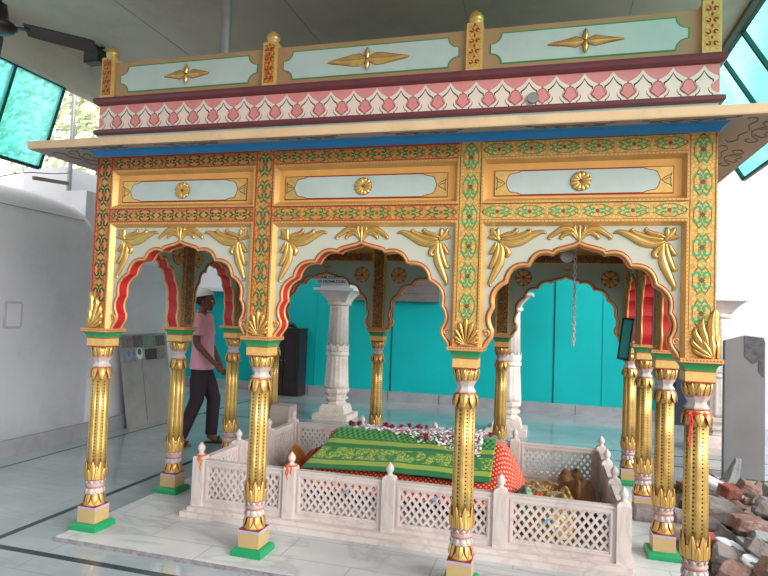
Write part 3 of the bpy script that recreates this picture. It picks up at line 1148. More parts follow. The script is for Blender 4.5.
        for w, nm, m1 in ((wf, 'arch_rim', G['copper']), (wb, 'inner_arch_rim', G['copper'])):
            sgn = -1 if w < 0 else 1
            b = MB()
            b.tube([(u, w + sgn * 0.003, z) for u, z in prof], 0.0088, 8, m1)
            ol = []
            for i in range(P0):
                p, q = prof[max(0, i - 1)], prof[min(P0 - 1, i + 1)]
                du, dz = q[0] - p[0], q[1] - p[1]
                L = sqrt(du * du + dz * dz) or 1
                ol.append((prof[i][0] - dz / L * 0.0115, w + sgn * 0.002, prof[i][1] + du / L * 0.0115))
            b.tube(ol, 0.0030, 6, G['redline'] if w < 0 else G['gold_dark'])
            if w < 0 or True:
                for f in (-1, 1):                                  # the scroll at each foot
                    e = f * (half[-1][0] - 0.010)
                    sp = [(cu + e + f * (-0.004 + 0.018 * (1 - k / 16) * cos(k * 0.55 + 0.6)), w + sgn * 0.006, 1.386 + 0.020 * (1 - k / 16) * sin(k * 0.55 + 0.6)) for k in range(15)]
                    b.tube(sp, [0.008 - 0.0003 * k for k in range(15)], 6, m1)
            part(b, nm)
        if side != 'back':
            b = MB()
            frame(b, a - 0.004, c + 0.004, 1.311, 2.009, 0.030, -0.074, -0.043, G['frame'], 'ltr')
            part(b, 'arch_frame')
            s = 1.22 * min(1.0, (c - a) / 1.04)
            for f, e in ((1, a + 0.034), (-1, c - 0.034)):
                b = MB()
                wing(b, e - f * 0.004, 1.982, f, wf, s)
                part(b, 'spandrel_wing')
            b = MB()
            apex_ornament(b, cu, 1.902, wf, s)
            part(b, 'apex_leaf')
        # inner face: rosettes and a small leaf
        for f in (-1, 1):
            b = MB()
            rosette(b, cu + f * (hb - 0.19 * hb / 0.585), 1.872, 0.082 * min(1, 0.55 + hb * 0.75), wf, 8, True, G['copper_brown'])
            b.v = [(u, -w, z) for u, w, z in b.v]
            part(b, 'inner_rosette')
        b = MB()
        for f in (-1, 0, 1):
            p = smooth_path([(cu, 1.905), (cu + f * 0.014, 1.935), (cu + f * 0.040, 1.965)], 4)
            b.blade(p, upw([0.004, 0.011, 0.003], len(p)), wf, 0.010, G['gold'], G['gold_dark'])
        b2 = MB()
        b2.v = [(u, -w, z) for u, w, z in b.v]
        b2.f, b2.m, b2.s, b2.mats = b.f, b.m, b.s, b.mats
        part(b2, 'inner_apex_leaf')


# corner posts
for (i, j), m in (((0, 0), 'fil_red'), ((3, 0), 'fil_gold'), ((0, 3), 'fil_red'), ((3, 3), 'fil_gold')):
    b = MB()
    b.box((-0.066, -0.066, 1.311), (0.066, 0.066, 2.45), G[m])
    b.build('pilaster', pav, Vector((XS[i], YS[j], 0)) - PL)
wall_run('front', (0, 0, 0), 0.0, XS, ['fil_red', 'fil_orange', 'fil_gold', 'fil_gold'])
wall_run('right', (WX, 0, 0), pi / 2, YS, ['fil_gold'] * 4)
wall_run('back', (WX, WY, 0), pi, [WX - x for x in XS[::-1]], ['fil_gold', 'fil_gold', 'fil_orange', 'fil_red'])
wall_run('left', (0, WY, 0), -pi / 2, [WY - y for y in YS[::-1]], ['fil_red'] * 4)

# pavilion ceiling
b = MB()
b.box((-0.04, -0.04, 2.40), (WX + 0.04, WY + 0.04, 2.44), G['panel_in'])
b.build('canopy_ceiling', pav, -PL)


def square_ring(mb, prof, m):
    """sweep a profile (offset outwards from the column lines, z, material) around the plan rectangle"""
    L = []
    for p in prof:
        d, z = p[0], p[1]
        L.append([(-d, -d, z), (WX + d, -d, z), (WX + d, WY + d, z), (-d, WY + d, z)])
    for i in range(len(prof) - 1):
        mm = prof[i + 1][2] if len(prof[i + 1]) > 2 else m
        for k in range(4):
            q = (k + 1) % 4
            mb.add([L[i][k], L[i][q], L[i + 1][q], L[i + 1][k]], [(0, 1, 2, 3)], mm)


b = MB()
square_ring(b, [(0.05, 2.448), (0.070, 2.450), (0.078, 2.462), (0.094, 2.478), (0.118, 2.490), (0.128, 2.500), (0.05, 2.502)], G['blue'])
b.build('cornice_moulding', pav, -PL, label='cobalt blue moulding')
b = MB()
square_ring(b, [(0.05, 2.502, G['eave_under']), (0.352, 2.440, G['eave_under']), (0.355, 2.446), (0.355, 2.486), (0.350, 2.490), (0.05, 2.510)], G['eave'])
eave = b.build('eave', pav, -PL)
# scrolls drawn under the eave
b = MB()
M_ink = mat('faded_scroll_ink', '#6b625b', 0.7)


def scroll(mb, o, ux, uy, s):
    for f in (-1, 1):
        for pts in ([(0, 0), (0.10, 0.03), (0.18, 0.09), (0.24, 0.05), (0.20, 0.01), (0.16, 0.03)], [(0.02, -0.02), (0.12, -0.05), (0.22, -0.03), (0.30, -0.07), (0.26, -0.10)],
                    [(0.06, 0.03), (0.10, 0.09), (0.05, 0.11), (0.02, 0.08)]):
            p = smooth_path([(f * a, q) for a, q in pts], 4)
            P = []
            for a, q in p:
                x = o[0] + ux[0] * a * s + uy[0] * q * s
                y = o[1] + ux[1] * a * s + uy[1] * q * s
                d = max(-x, x - WX, -y, y - WY)
                P.append((x, y, 2.502 - (d - 0.05) * 0.062 / 0.302 - 0.0015))
            mb.tube(P, 0.0022, 5, M_ink)


for o_, ux_, uy_ in [((x, -0.235), (1, 0), (0, 1)) for x in (0.1, 0.75, 1.5, 2.2, 2.95, 3.5)] + \
        [((xx, y), (0, 1), (1, 0)) for xx in (-0.235, WX + 0.235) for y in (0.0, 0.5, 1.05, 1.6, 2.15, 2.6)]:
    b = MB()
    scroll(b, o_, ux_, uy_, 0.72)
    b.build('soffit_scroll', eave)
b = MB()
square_ring(b, [(0.02, 2.50), (0.066, 2.52), (0.066, 2.605)], G['sky_blue'])
b.build('fascia', pav, -PL)
b = MB()
square_ring(b, [(0.062, 2.598), (0.088, 2.600), (0.094, 2.608), (0.094, 2.624), (0.088, 2.632), (0.066, 2.634)], G['maroon'])
square_ring(b, [(0.066, 2.796), (0.086, 2.800), (0.098, 2.812), (0.104, 2.828), (0.098, 2.844), (0.088, 2.850), (0.02, 2.852)], G['maroon'])
b.build('maroon_moulding', pav, -PL)
b = MB()
square_ring(b, [(0.070, 2.63), (0.070, 2.80)], G['pink'])
band_o = b.build('pink_band', pav, -PL)


def tulip_motif(mb, cu, z0, P, h, w):
    S = [(0, 0.97), (0.05, 0.88), (0.14, 0.76), (0.26, 0.66), (0.36, 0.61), (0.37, 0.53), (0.27, 0.43), (0.17, 0.33), (0.16, 0.25), (0.23, 0.14), (0.33, 0.08), (0.35, 0.0)]
    def shp(k, off, top):
        r = [(cu + u * P * k, z0 + h * (0.02 + (z - off) * top)) for u, z in S]
        l = [(cu - u * P * k, z0 + h * (0.02 + (z - off) * top)) for u, z in S[1:]]
        return r + l[::-1]
    mb.flat(shp(1.32, 0.02, 1.0), w - 0.0006, G['outline'])
    mb.flat(shp(1.28, 0.02, 0.99), w - 0.0011, G['cream'])
    mb.flat(shp(0.84, 0.035, 0.84), w - 0.0016, G['black'])
    mb.flat(shp(0.73, 0.05, 0.80), w - 0.0021, G['cream'])


def bulb_motif(mb, cu, z0, P, h, w):
    S = [(0, 0.50), (0.10, 0.47), (0.16, 0.38), (0.18, 0.28), (0.25, 0.20), (0.16, 0.14), (0.07, 0.06), (0, -0.0)]
    for k, m, d in ((1.12, G['outline'], 0.0024), (1.0, G['pink'], 0.0029)):
        r = [(cu + u * P * k, z0 + h * (0.02 + 0.25 + (z - 0.25) * k)) for u, z in S]
        l = [(cu - u * P * k, z0 + h * (0.02 + 0.25 + (z - 0.25) * k)) for u, z in S[1:-1]]
        mb.flat(r + l[::-1], w - d, m)


def band_painting(length, M):
    b = MB()
    n = round((length + 0.14) / 0.145)
    P = (length + 0.14) / n
    # cream footing line
    b.flat([(-0.07, 2.634), (length + 0.07, 2.634), (length + 0.07, 2.650), (-0.07, 2.650)], -0.0712, G['cream'])
    for k in range(n):
        u = -0.07 + P * (k + 0.5)
        tulip_motif(b, u, 2.636, P, 0.164, -0.0705)
    for k in range(1, n):
        bulb_motif(b, -0.07 + P * k, 2.640, P, 0.160, -0.0705)
    b.build('tulip_painting', band_o, mtx=Matrix.Translation(PL) @ M)


def parapet(side, cols, M):
    b = MB()
    n = len(cols)
    H = 0.056
    b.box((cols[0] - 0.05, -H, 2.85), (cols[-1] + 0.05, -0.005, 3.092), G['tan'])
    par = b.build('parapet', pav, mtx=M)
    for k in range(n - 1):
        a, c = cols[k] + 0.085, cols[k + 1] - 0.085
        b = MB()
        if k == 0:
            a -= 0.015
        if k == n - 2:
            c += 0.015
        p = notch_plate(a, c, 2.884, 3.062, 0.062)
        b.plate(p, -H - 0.003, -H + 0.001, G['green_cap'])
        b.flat(inset(p, 0.007), -H - 0.0036, G['sky_blue'])
        b.build('cartouche', par, label='pale blue notched panel with green outline')
        if side == 'back':
            continue
        b = MB()
        cu, cz = (a + c) / 2, 2.972
        L = (0.165, 0.25, 0.195)[k] * (1 if side == 'front' else 0.7)
        for f in (-1, 1):
            pp = smooth_path([(cu + f * 0.01, cz), (cu + f * 0.05, cz + 0.001), (cu + f * 0.10, cz), (cu + f * L, cz - 0.002)], 4)
            b.blade(pp, upw([0.012, (0.030, 0.038, 0.030)[k], (0.018, 0.034, 0.018)[k], 0.003], len(pp)), -H - 0.004, 0.014, G['gold'], G['outline'])
            b.blade([(cu + f * 0.02, cz), (cu + f * L * 0.85, cz)], [0.0016, 0.001], -H - 0.017, 0.002, G['outline'])
            pp = smooth_path([(cu, cz + f * 0.004), (cu, cz + f * 0.03), (cu, cz + f * 0.05), (cu, cz + f * 0.068)], 4)
            b.blade(pp, upw([0.008, 0.015, 0.009, 0.001], len(pp)), -H - 0.012, 0.012, G['gold'], G['outline'])
        b.build('leaf_emblem', par)
    for k in range(n):
        if side in ('left', 'right') and k in (0, n - 1) or (side == 'back' and k in (0, n - 1)):
            continue
        u = cols[k] + (-0.022 if k == 0 else 0.030 if k == n - 1 else 0)
        b = MB()
        b.box((u - 0.045, -0.078, 2.850), (u + 0.045, 0.012, 3.125), G['gold_block'])
        fil = G['fil_red'] if k < 1 else G['fil_orange'] if k < 2 else G['fil_gold']
        b.flat([(u - 0.034, 2.868), (u + 0.034, 2.868), (u + 0.034, 3.108), (u - 0.034, 3.108)], -0.0786, fil)
        for q in range(4):
            z = 2.90 + q * 0.06
            for f in (-1, 1):
                b.flat([(u + f * 0.017 + x, z + y) for x, y in crescent(0, 0, 0.013, radians(90 - 90 * f))], -0.0794, G['outline'])
            b.flat([(u, z + 0.018), (u + 0.007, z + 0.030), (u, z + 0.042), (u - 0.007, z + 0.030)], -0.0794, G['outline'])
        po = b.build('parapet_post', par)
        b = MB()
        b.lathe([(0.030, 3.123), (0.030, 3.132, G['green_cap']), (0.034, 3.138), (0.034, 3.142), (0.040, 3.150), (0.043, 3.165), (0.040, 3.182), (0.030, 3.196), (0.014, 3.206), (0.004, 3.216)],
                28, G['gold'], (u, -0.033, 0))
        b.build('finial', po)
    return par


for side, org, ang, cols in (('front', (0, 0, 0), 0.0, XS), ('right', (WX, 0, 0), pi / 2, YS),
                             ('back', (WX, WY, 0), pi, [WX - x for x in XS[::-1]]), ('left', (0, WY, 0), -pi / 2, [WY - y for y in YS[::-1]])):
    M = Matrix.Translation(Vector(org) - PL) @ Matrix.Rotation(ang, 4, 'Z')
    band_painting(cols[-1], M)
    parapet(side, cols, M)
b = MB()
b.box((-0.02, -0.02, 2.78), (WX + 0.02, WY + 0.02, 2.84), G['tan'])
b.build('roof_deck', pav, -PL)
b = MB()
b.lathe([(0.028, -0.02), (0.028, 0.01)], 24, mat('grey_drain_pipe', '#8b8d8e', 0.5))
b.lathe([(0.031, 0.0), (0.032, 0.004), (0.031, 0.008)], 24, G['outline'], cap=False)
b.build('drain_spout', pav, mtx=Matrix.Translation(Vector((2.76, -0.078, 2.672)) - PL) @ Matrix.Rotation(pi / 2, 4, 'X'))

# ------------------------------------------------------------------ marble railing round the grave
RX = [0.48, 1.187, 1.888, 2.607, 3.325]
RYY = [0.49, 1.03, 1.565, 2.10]
RL = Vector((1.90, 1.295, 0))
rail = empty('marble_railing', RL)
tag(rail, 'carved white marble railing with lattice panels and knobbed posts around the grave', 'railing')
b = MB()
for z0, z1, o, i in ((0.0, 0.034, 0.115, 0.06), (0.034, 0.060, 0.080, 0.05)):
    x0, x1, y0, y1 = RX[0], RX[-1], RYY[0], RYY[-1]
    e = o - 0.035
    b.box((x0 - e, y0 - o, z0), (x1 + e, y0 + i, z1), G['rail'])
    b.box((x0 - e, y1 - i, z0), (x1 + e, y1 + o, z1), G['rail'])
    b.box((x0 - e, y0 + i, z0), (x0 + i, y1 - i, z1), G['rail'])
    b.box((x1 - i, y0 + i, z0), (x1 + e, y1 - i, z1), G['rail'])
b.build('base_step', rail, -RL)
b = MB()
b.sq([(0.041, 0.060), (0.041, 0.395), (0.038, 0.404), (0.030, 0.412), (0.022, 0.416)], G['rail'])
post_me = b.make('post')
b = MB()
b.lathe([(0.020, 0.412), (0.022, 0.420), (0.016, 0.430), (0.017, 0.436), (0.024, 0.446), (0.027, 0.458), (0.024, 0.473), (0.015, 0.486), (0.007, 0.496), (0.002, 0.503)], 20, G['rail'])
fin_me = b.make('finial')


def rail_panel(L):
    b = MB()
    h = L / 2
    z0, z1 = 0.060, 0.385
    fm = 0.058
    # outer frame bars and a thin inner bead
    b.box((-h, -0.020, z0), (h, 0.020, z0 + fm), G['rail'])
    b.box((-h, -0.020, z1 - fm + 0.008), (h, 0.020, z1 - 0.012), G['rail'])
    b.box((-h, -0.027, z1 - 0.012), (h, 0.027, z1), G['rail'])
    b.box((-h, -0.020, z0 + fm), (-h + 0.040, 0.020, z1 - fm + 0.008), G['rail'])
    b.box((h - 0.040, -0.020, z0 + fm), (h, 0.020, z1 - fm + 0.008), G['rail'])
    a0, a1, c0, c1 = -h + 0.040, h - 0.040, z0 + fm, z1 - fm + 0.008
    for s in (-1, 1):
        y0, y1 = (-0.027, -0.019) if s < 0 else (0.019, 0.027)
        e = 0.012
        b.box((a0 - 0.02, y0, c0 - 0.024), (a1 + 0.02, y1, c0 - 0.024 + e), G['rail'])
        b.box((a0 - 0.02, y0, c1 + 0.012), (a1 + 0.02, y1, c1 + 0.012 + e), G['rail'])
        b.box((a0 - 0.02, y0, c0 - 0.012), (a0 - 0.02 + e, y1, c1 + 0.012), G['rail'])
        b.box((a1 + 0.02 - e, y0, c0 - 0.012), (a1 + 0.02, y1, c1 + 0.012), G['rail'])
    fr = b.make('panel')
    b = MB()
    H = c1 - c0
    n = max(4, round((a1 - a0) / 0.0495))
    p = (a1 - a0) / n
    slope = H / 3.3 / p
    for s in (-1, 1):
        k = -8
        while k < n + 8:
            u0 = a0 + k * p
            # line u = u0 + s*(z-c0)/slope clipped to the opening
            za, zb = c0, c1
            ua, ub = u0, u0 + s * H / slope
            if s > 0:
                if ua < a0: za, ua = c0 + (a0 - u0) * slope, a0
                if ub > a1: zb, ub = c0 + (a1 - u0) * slope, a1
            else:
                if ua > a1: za, ua = c0 + (u0 - a1) * slope, a1
                if ub < a0: zb, ub = c0 + (u0 - a0) * slope, a0
            if zb - za > 0.004 and a0 - 1e-6 <= ua <= a1 + 1e-6 and a0 - 1e-6 <= ub <= a1 + 1e-6:
                b.bar((ua, -0.001 * s, za), (ub, -0.001 * s, zb), 0.022, 0.0155, G['rail'], (0, 0, 1))
            k += 1
    return fr, b.make('lattice')


PF, LF = rail_panel(0.707 - 0.082)
PS, LS = rail_panel(0.537 - 0.082)
posts = [(x, RYY[0]) for x in RX] + [(x, RYY[-1]) for x in RX] + [(x, y) for x in (RX[0], RX[-1]) for y in RYY[1:-1]]
for x, y in posts:
    p = put('post', post_me, rail, Vector((x, y, 0)) - RL)
    put('finial', fin_me, p)
for k in range(4):
    for y in (RYY[0], RYY[-1]):
        p = put('panel', PF, rail, Vector(((RX[k] + RX[k + 1]) / 2, y, 0)) - RL)
        p.scale = ((RX[k + 1] - RX[k] - 0.082) / 0.625, 1, 1)
        put('lattice', LF, p)
for k in range(3):
    for x in (RX[0], RX[-1]):
        p = put('panel', PS, rail, Vector((x, (RYY[k] + RYY[k + 1]) / 2, 0)) - RL)
        p.rotation_euler = (0, 0, pi / 2)
        put('lattice', LS, p)

# ------------------------------------------------------------------ grave cloths
M_green_cloth = cloth_uv_mat('green_gold_brocade', 'green')
M_red_cloth = cloth_uv_mat('red_dotted_cloth', 'red')
M_gold_cloth = cloth_uv_mat('gold_brocade', 'gold')
M_orange_cloth = mat('orange_satin', '#c9791c', 0.5, 0, 0.15, 10)
M_brown_cloth = mat('bronze_brocade', '#7a4f22', 0.5, 0.35, 0.4, 14, 0.3)
M_maroonred = mat('deep_red_cloth', '#a02024', 0.6, 0, 0.15, 12)
YC = 1.42


def hip(x, y, xl, xr, endl, endr, halfw, ridge, top, x_slope=0.0):
    """height of a hipped mound with a narrow flat ridge"""
    t = abs(y - YC)
    a = max(0.0, min(1.0, (halfw - t) / (halfw - ridge)))
    l = max(0.0, min(1.0, (x - xl) / endl)) if endl > 0 else 1.0
    r = max(0.0, min(1.0, (xr - x) / endr)) if endr > 0 else 1.0
    m = min(a, l, r)
    return (top + x_slope * (x - 1.2)) * (m ** 0.85)


def sheet(name, fn, nu, nv, m, loc, label, cat, uvs=(1, 1)):
    b = MB()
    vs, uv = [], []
    for j in range(nv + 1):
        for i in range(nu + 1):
            vs.append(Vector(fn(i / nu, j / nv)) - Vector(loc))
            uv.append((i / nu * uvs[0], j / nv * uvs[1]))
    fs = [(j * (nu + 1) + i, j * (nu + 1) + i + 1, (j + 1) * (nu + 1) + i + 1, (j + 1) * (nu + 1) + i) for j in range(nv) for i in range(nu)]
    b.add(vs, fs, m, True)
    b.uv = uv
    o = b.build(name, None, loc)
    md = o.modifiers.new('thickness', 'SOLIDIFY')
    md.thickness = 0.006
    md.offset = -1
    tag(o, label, cat)
    return o


def wr(x, y, k=1.0, s=0.0):
    return noise.noise(Vector((x * 3.2 * k + s, y * 4.1 * k, s))) * 0.012 + noise.noise(Vector((x * 9 * k, y * 9 * k, 3 + s))) * 0.005


def grave_section(t, zb, yb, ztop):
    """profile across the grave, t 0 front hem .. 1 back hem: steep side, rounded ridge"""
    s = abs(t - 0.5) * 2
    sgn = -1 if t < 0.5 else 1
    y = YC + sgn * yb * (0.16 * min(1, s / 0.12) + 0.84 * max(0, (s - 0.12) / 0.88)) if s > 0 else YC
    z = ztop if s < 0.12 else ztop + (zb - ztop) * ((s - 0.12) / 0.88) ** 0.92
    return y, z


# red cloth: bottom layer, longer and wider than the green one
def red_fn(u, v):
    x = 0.98 + u * 1.80
    end = max(0.0, 1 - u / 0.10)
    endr = max(0.0, (u - 0.86) / 0.14)
    y, z = grave_section(v, 0.150, 0.520, 0.488 + 0.020 * u)
    k = (1 - end) * (1 - endr ** 1.6)
    z = 0.030 + (z - 0.030) * (0.06 + 0.94 * k)
    fold = sin(x * 26 + v * 4) * 0.010 * (1 if u > 0.70 else 0.3) * min(1, abs(v - 0.5) * 4)
    return (x, y + fold, max(0.008, z + wr(x, y) + fold * 0.4))


sheet('red_cloth', red_fn, 90, 48, M_red_cloth, (1.9, YC, 0.0), 'red cloth with gold dots hanging out below and beside the green grave cover', 'cloth', (1.5, 1.0))


b = MB()
b.plate([(-0.80, 0.0), (0.76, 0.0), (0.70, 0.15), (0.55, 0.34), (-0.55, 0.34), (-0.74, 0.15)], -0.36, 0.36, mat('shade_dark_mound', '#4d423d', 0.95, 0, 0.3, 12, 0.5))  # mound coloured dark to stand for the shaded interior of the railing
o = b.build('grave_mound', None, (1.85, YC, 0.0))
tag(o, 'grave mound under the red and green cloths, coloured dark for the shade inside the lattice', 'grave')


def green_sec(u, v):
    """v 0 front hem, 1 ridge and a little over to the back"""
    x0, x1 = 1.06, 2.50
    t = v * 0.60
    y, z = grave_section(t, 0.262 + 0.042 * min(1, u * 2), 0.465, 0.512 + 0.018 * u)
    xl = x0 + 0.19 * min(1.0, v / 0.85)
    x = xl + (x1 - xl) * u
    fold = sin(x * 13 + v * 3) * 0.007 * (1 - v) + sin(x * 5.1 + 1.0) * 0.006
    return (x, y + fold * 0.8 - 0.006, z + wr(x, y, 1, 2) * 0.7 + 0.012)


sheet('green_cloth', green_sec, 90, 44, M_green_cloth, (1.8, YC, 0.0), 'green and gold patterned cloth covering the grave under rose petals', 'cloth', (2.6, 1.0))


def lump(cx, cy, rx, ry, h, seed, rot=0.0, base=0.008, ex=3.0, fold=0.0):
    def fn(u, v):
        a = 2 * pi * u
        r = (0.02 + 0.98 * v)
        q = 1 + 0.22 * noise.noise(Vector((cos(a) * 1.6, sin(a) * 1.6, seed)))
        x, y = rx * r * q * cos(a), ry * r * q * sin(a)
        z = fold * (1 - r ** 4) * sin((0.8 * x + 0.5 * y) * 62 + 5 * noise.noise(Vector((x * 5, y * 5, seed)))) + h * (1 - r ** ex) * (1 + 0.45 * noise.noise(Vector((x * 7, y * 7, seed)))) + 0.030 * noise.noise(Vector((x * 17 + y * 9, y * 10, seed + 4))) * (1 - r ** 4)
        return (cx + x * cos(rot) - y * sin(rot), cy + x * sin(rot) + y * cos(rot), base + max(0.0, z))
    return fn


sheet('gold_cloth', lump(2.89, 1.22, 0.27, 0.50, 0.21, 1.3, 0.0, 0.008, 6.0, 0.014), 64, 24, M_gold_cloth, (2.9, 1.32, 0.0), 'crumpled shiny gold brocade cloth beside the red cloth', 'cloth', (1.4, 0.6))
sheet('bronze_cloth', lump(3.09, 1.50, 0.17, 0.40, 0.25, 5.2, 0.0, 0.008, 5.0, 0.010), 56, 20, M_brown_cloth, (3.13, 1.5, 0.0), 'dark bronze brown cloth bundle in the right corner of the railing', 'cloth')
sheet('floral_scrap', lump(2.745, 1.10, 0.085, 0.20, 0.24, 8.1, 0.2), 40, 14, mat('green_white_print', '#4f8a6c', 0.6, 0, 0.9, 28, dirt='#ded6c8', dirt_amt=0.9, dscale=26), (2.745, 1.1, 0.0),
      'small green and white printed cloth between the red and gold cloths', 'cloth')
sheet('orange_cloth', lump(0.72, 1.66, 0.11, 0.18, 0.23, 11.7, 0.3, 0.008, 4.0, 0.012), 40, 16, M_orange_cloth, (0.72, 1.62, 0.0), 'crumpled orange cloth in the left corner of the railing', 'cloth')
sheet('dark_red_cloth', lump(0.98, 1.62, 0.16, 0.26, 0.27, 14.1, -0.3), 40, 16, M_maroonred, (0.98, 1.62, 0.0), 'dark red cloth heaped between the orange cloth and the green grave cover', 'cloth')

# petals and roses on the ridge
M_petal = mat('white_petals', '#e8e4e6', 0.6, 0, 0.08, 30)
M_petal2 = mat('pink_petals', '#c9607e', 0.6, 0, 0.2, 30)
M_rose = mat('crimson_petals', '#b3123c', 0.5, 0, 0.25, 40)
M_leafy = mat('flower_green', '#2f6b3a', 0.6)


def ridge_z(x, y):
    u = max(0, min(1, (x - 1.24) / 1.26))
    best = None
    for k in range(61):
        yy, z = grave_section(k / 60 * 0.6, 0.300, 0.465, 0.512 + 0.018 * u)
        if best is None or abs(yy - y) < best[0]:
            best = (abs(yy - y), z)
    return best[1] + 0.016


rnd = random.Random(5)
b = MB()
for i in range(2300):
    x = 1.34 + rnd.random() ** 0.62 * 1.06
    k = (x - 1.34) / 1.06
    y = YC - 0.05 * k + (rnd.random() + rnd.random() - 1) * (0.06 + 0.17 * k)
    if rnd.random() > 0.25 + 0.85 * k:
        continue
    z = ridge_z(x, y) + rnd.random() * (0.006 + 0.030 * k)
    r = 0.011 + rnd.random() * 0.008
    a = rnd.random() * 6.28
    tl = Vector((rnd.uniform(-1, 1), rnd.uniform(-1, 1), 1.1)).normalized()
    e1 = tl.orthogonal().normalized()
    e2 = tl.cross(e1)
    c = Vector((x, y, z)) - Vector((1.9, YC, 0))
    vs = [c + e1 * (r * cos(a + t)) + e2 * (r * 0.7 * sin(a + t)) for t in (0, 1.05, 2.1, 3.14, 4.2, 5.24)] + [c + tl * r * 0.35]
    b.add(vs, [(q, (q + 1) % 6, 6) for q in range(6)], M_petal2 if rnd.random() < 0.13 else M_petal)
o = b.build('flower_petals', None, (1.9, YC, 0))
tag(o, 'loose white and pink flower petals strewn along the top of the green cloth', 'petals', kind='stuff')
b = MB()
for i in range(46):
    x = 1.75 + rnd.random() * 0.62
    y = YC - 0.40 - rnd.random() * 0.06
    r = 0.009
    a = rnd.random() * 3
    c = Vector((x, y, 0.345 - (YC - 0.40 - y) * 0.6 + 0.004)) - Vector((1.9, YC, 0))
    b.add([c + Vector((r * cos(a), -0.003, r * 0.4 * sin(a))), c + Vector((-r * cos(a), -0.003, -r * 0.4 * sin(a))), c + Vector((0, -0.004, 0.006))], [(0, 1, 2)], M_petal)
o = b.build('fallen_petals', None, (1.9, YC, 0))
tag(o, 'few fallen white petals on the lower hem of the green cloth', 'petals', kind='stuff')


def rose_mesh():
    b = MB()
    for ring, (n, r, zz, tilt) in enumerate(((5, 0.024, 0.006, 0.35), (5, 0.017, 0.012, 0.8), (4, 0.010, 0.017, 1.2))):
        for k in range(n):
            t = 2 * pi * (k + ring * 0.5) / n
            vs = []
            for j in range(4):
                s = j / 3
                for q in (-1, 0, 1):
                    a = t + q * 0.62 * (1 if j else 0.6)
                    rr = r * (0.35 + 0.65 * s) * (1 - 0.12 * abs(q))
                    vs.append((rr * cos(a), rr * sin(a), zz + r * s * tilt - (0.004 * s * s if ring == 0 else 0)))
            b.add(vs, [(j * 3 + q, j * 3 + q + 1, j * 3 + q + 4, j * 3 + q + 3) for j in range(3) for q in range(2)], M_rose, True)
    b.ball((0, 0, 0.018), 0.008, M_rose, 8, 6)
    return b.make('rose')


def sepal_mesh():
    b = MB()
    b.lathe([(0.004, -0.004), (0.010, 0.002), (0.013, 0.008)], 8, M_leafy)
    return b.make('calyx')


RM, CMESH = rose_mesh(), sepal_mesh()
ROSES = [(1.275, 1.47, 1.25, 'crimson rose at the left tip of the petals on the green cloth'),
         (1.315, 1.44, 1.15, 'crimson rose second from the left end of the petals'),
         (1.350, 1.49, 1.2, 'crimson rose third from the left end of the petals'),
         (1.590, 1.46, 1.5, 'large crimson rose standing alone left of the middle of the ridge'),
         (1.655, 1.40, 1.1, 'crimson rose just right of the large lone rose'),
         (1.730, 1.42, 1.1, 'crimson rose at the middle of the petal ridge'),
         (1.790, 1.47, 1.2, 'crimson rose behind the middle of the petal ridge'),
         (1.893, 1.40, 1.6, 'big crimson rose where the white petals thicken'),
         (1.935, 1.45, 1.2, 'crimson rose beside the big rose, towards the back'),
         (1.960, 1.285, 1.4, 'crimson rose lowest on the front of the white petals'),
         (2.455, 1.36, 1.1, 'crimson rose at the right end of the green cloth')]
for x, y, s, lb in ROSES:
    o = put('rose', RM, None, (x, y, ridge_z(x, y) + (0.012 if x > 1.6 else 0.0)))
    o.scale = (s, s, s)
    o.rotation_euler = (rnd.uniform(-0.5, 0.1), rnd.uniform(-0.3, 0.3), rnd.random() * 6)
    put('calyx', CMESH, o)
    tag(o, lb, 'flower', 'roses on the grave cloth')

# threads tied to the railing and the pavilion
M_thread = mat('orange_thread', '#d95f2a', 0.7, 0, 0.2, 40)
M_redthread = mat('red_thread', '#c8323c', 0.7, 0, 0.2, 40)


def thread(name, x, y, z, r, m, tails, label, group=None, square=True):
    b = MB()
    for q in range(3):
        h = z - 0.006 * q
        if square:
            pts = [(-r, -r, h), (r, -r, h + 0.004), (r, r, h), (-r, r, h - 0.003)]
        else:
            pts = [(r * cos(t), r * sin(t), h + 0.004 * sin(3 * t + q)) for t in [2 * pi * k / 14 for k in range(14)]]
        b.tube(pts, 0.0042, 5, m, True)
    for dx, L in tails:
        b.tube([(dx, -r - 0.003, z), (dx + 0.006, -r - 0.010, z - L * 0.4), (dx - 0.004, -r - 0.008, z - L * 0.8), (dx + 0.004, -r - 0.007, z - L)], 0.0045, 5, m)
    b.ball((tails[0][0], -r - 0.006, z), 0.009, m, 8, 6)
    o = b.build(name, None, (x, y, 0))
    tag(o, label, 'thread', group)


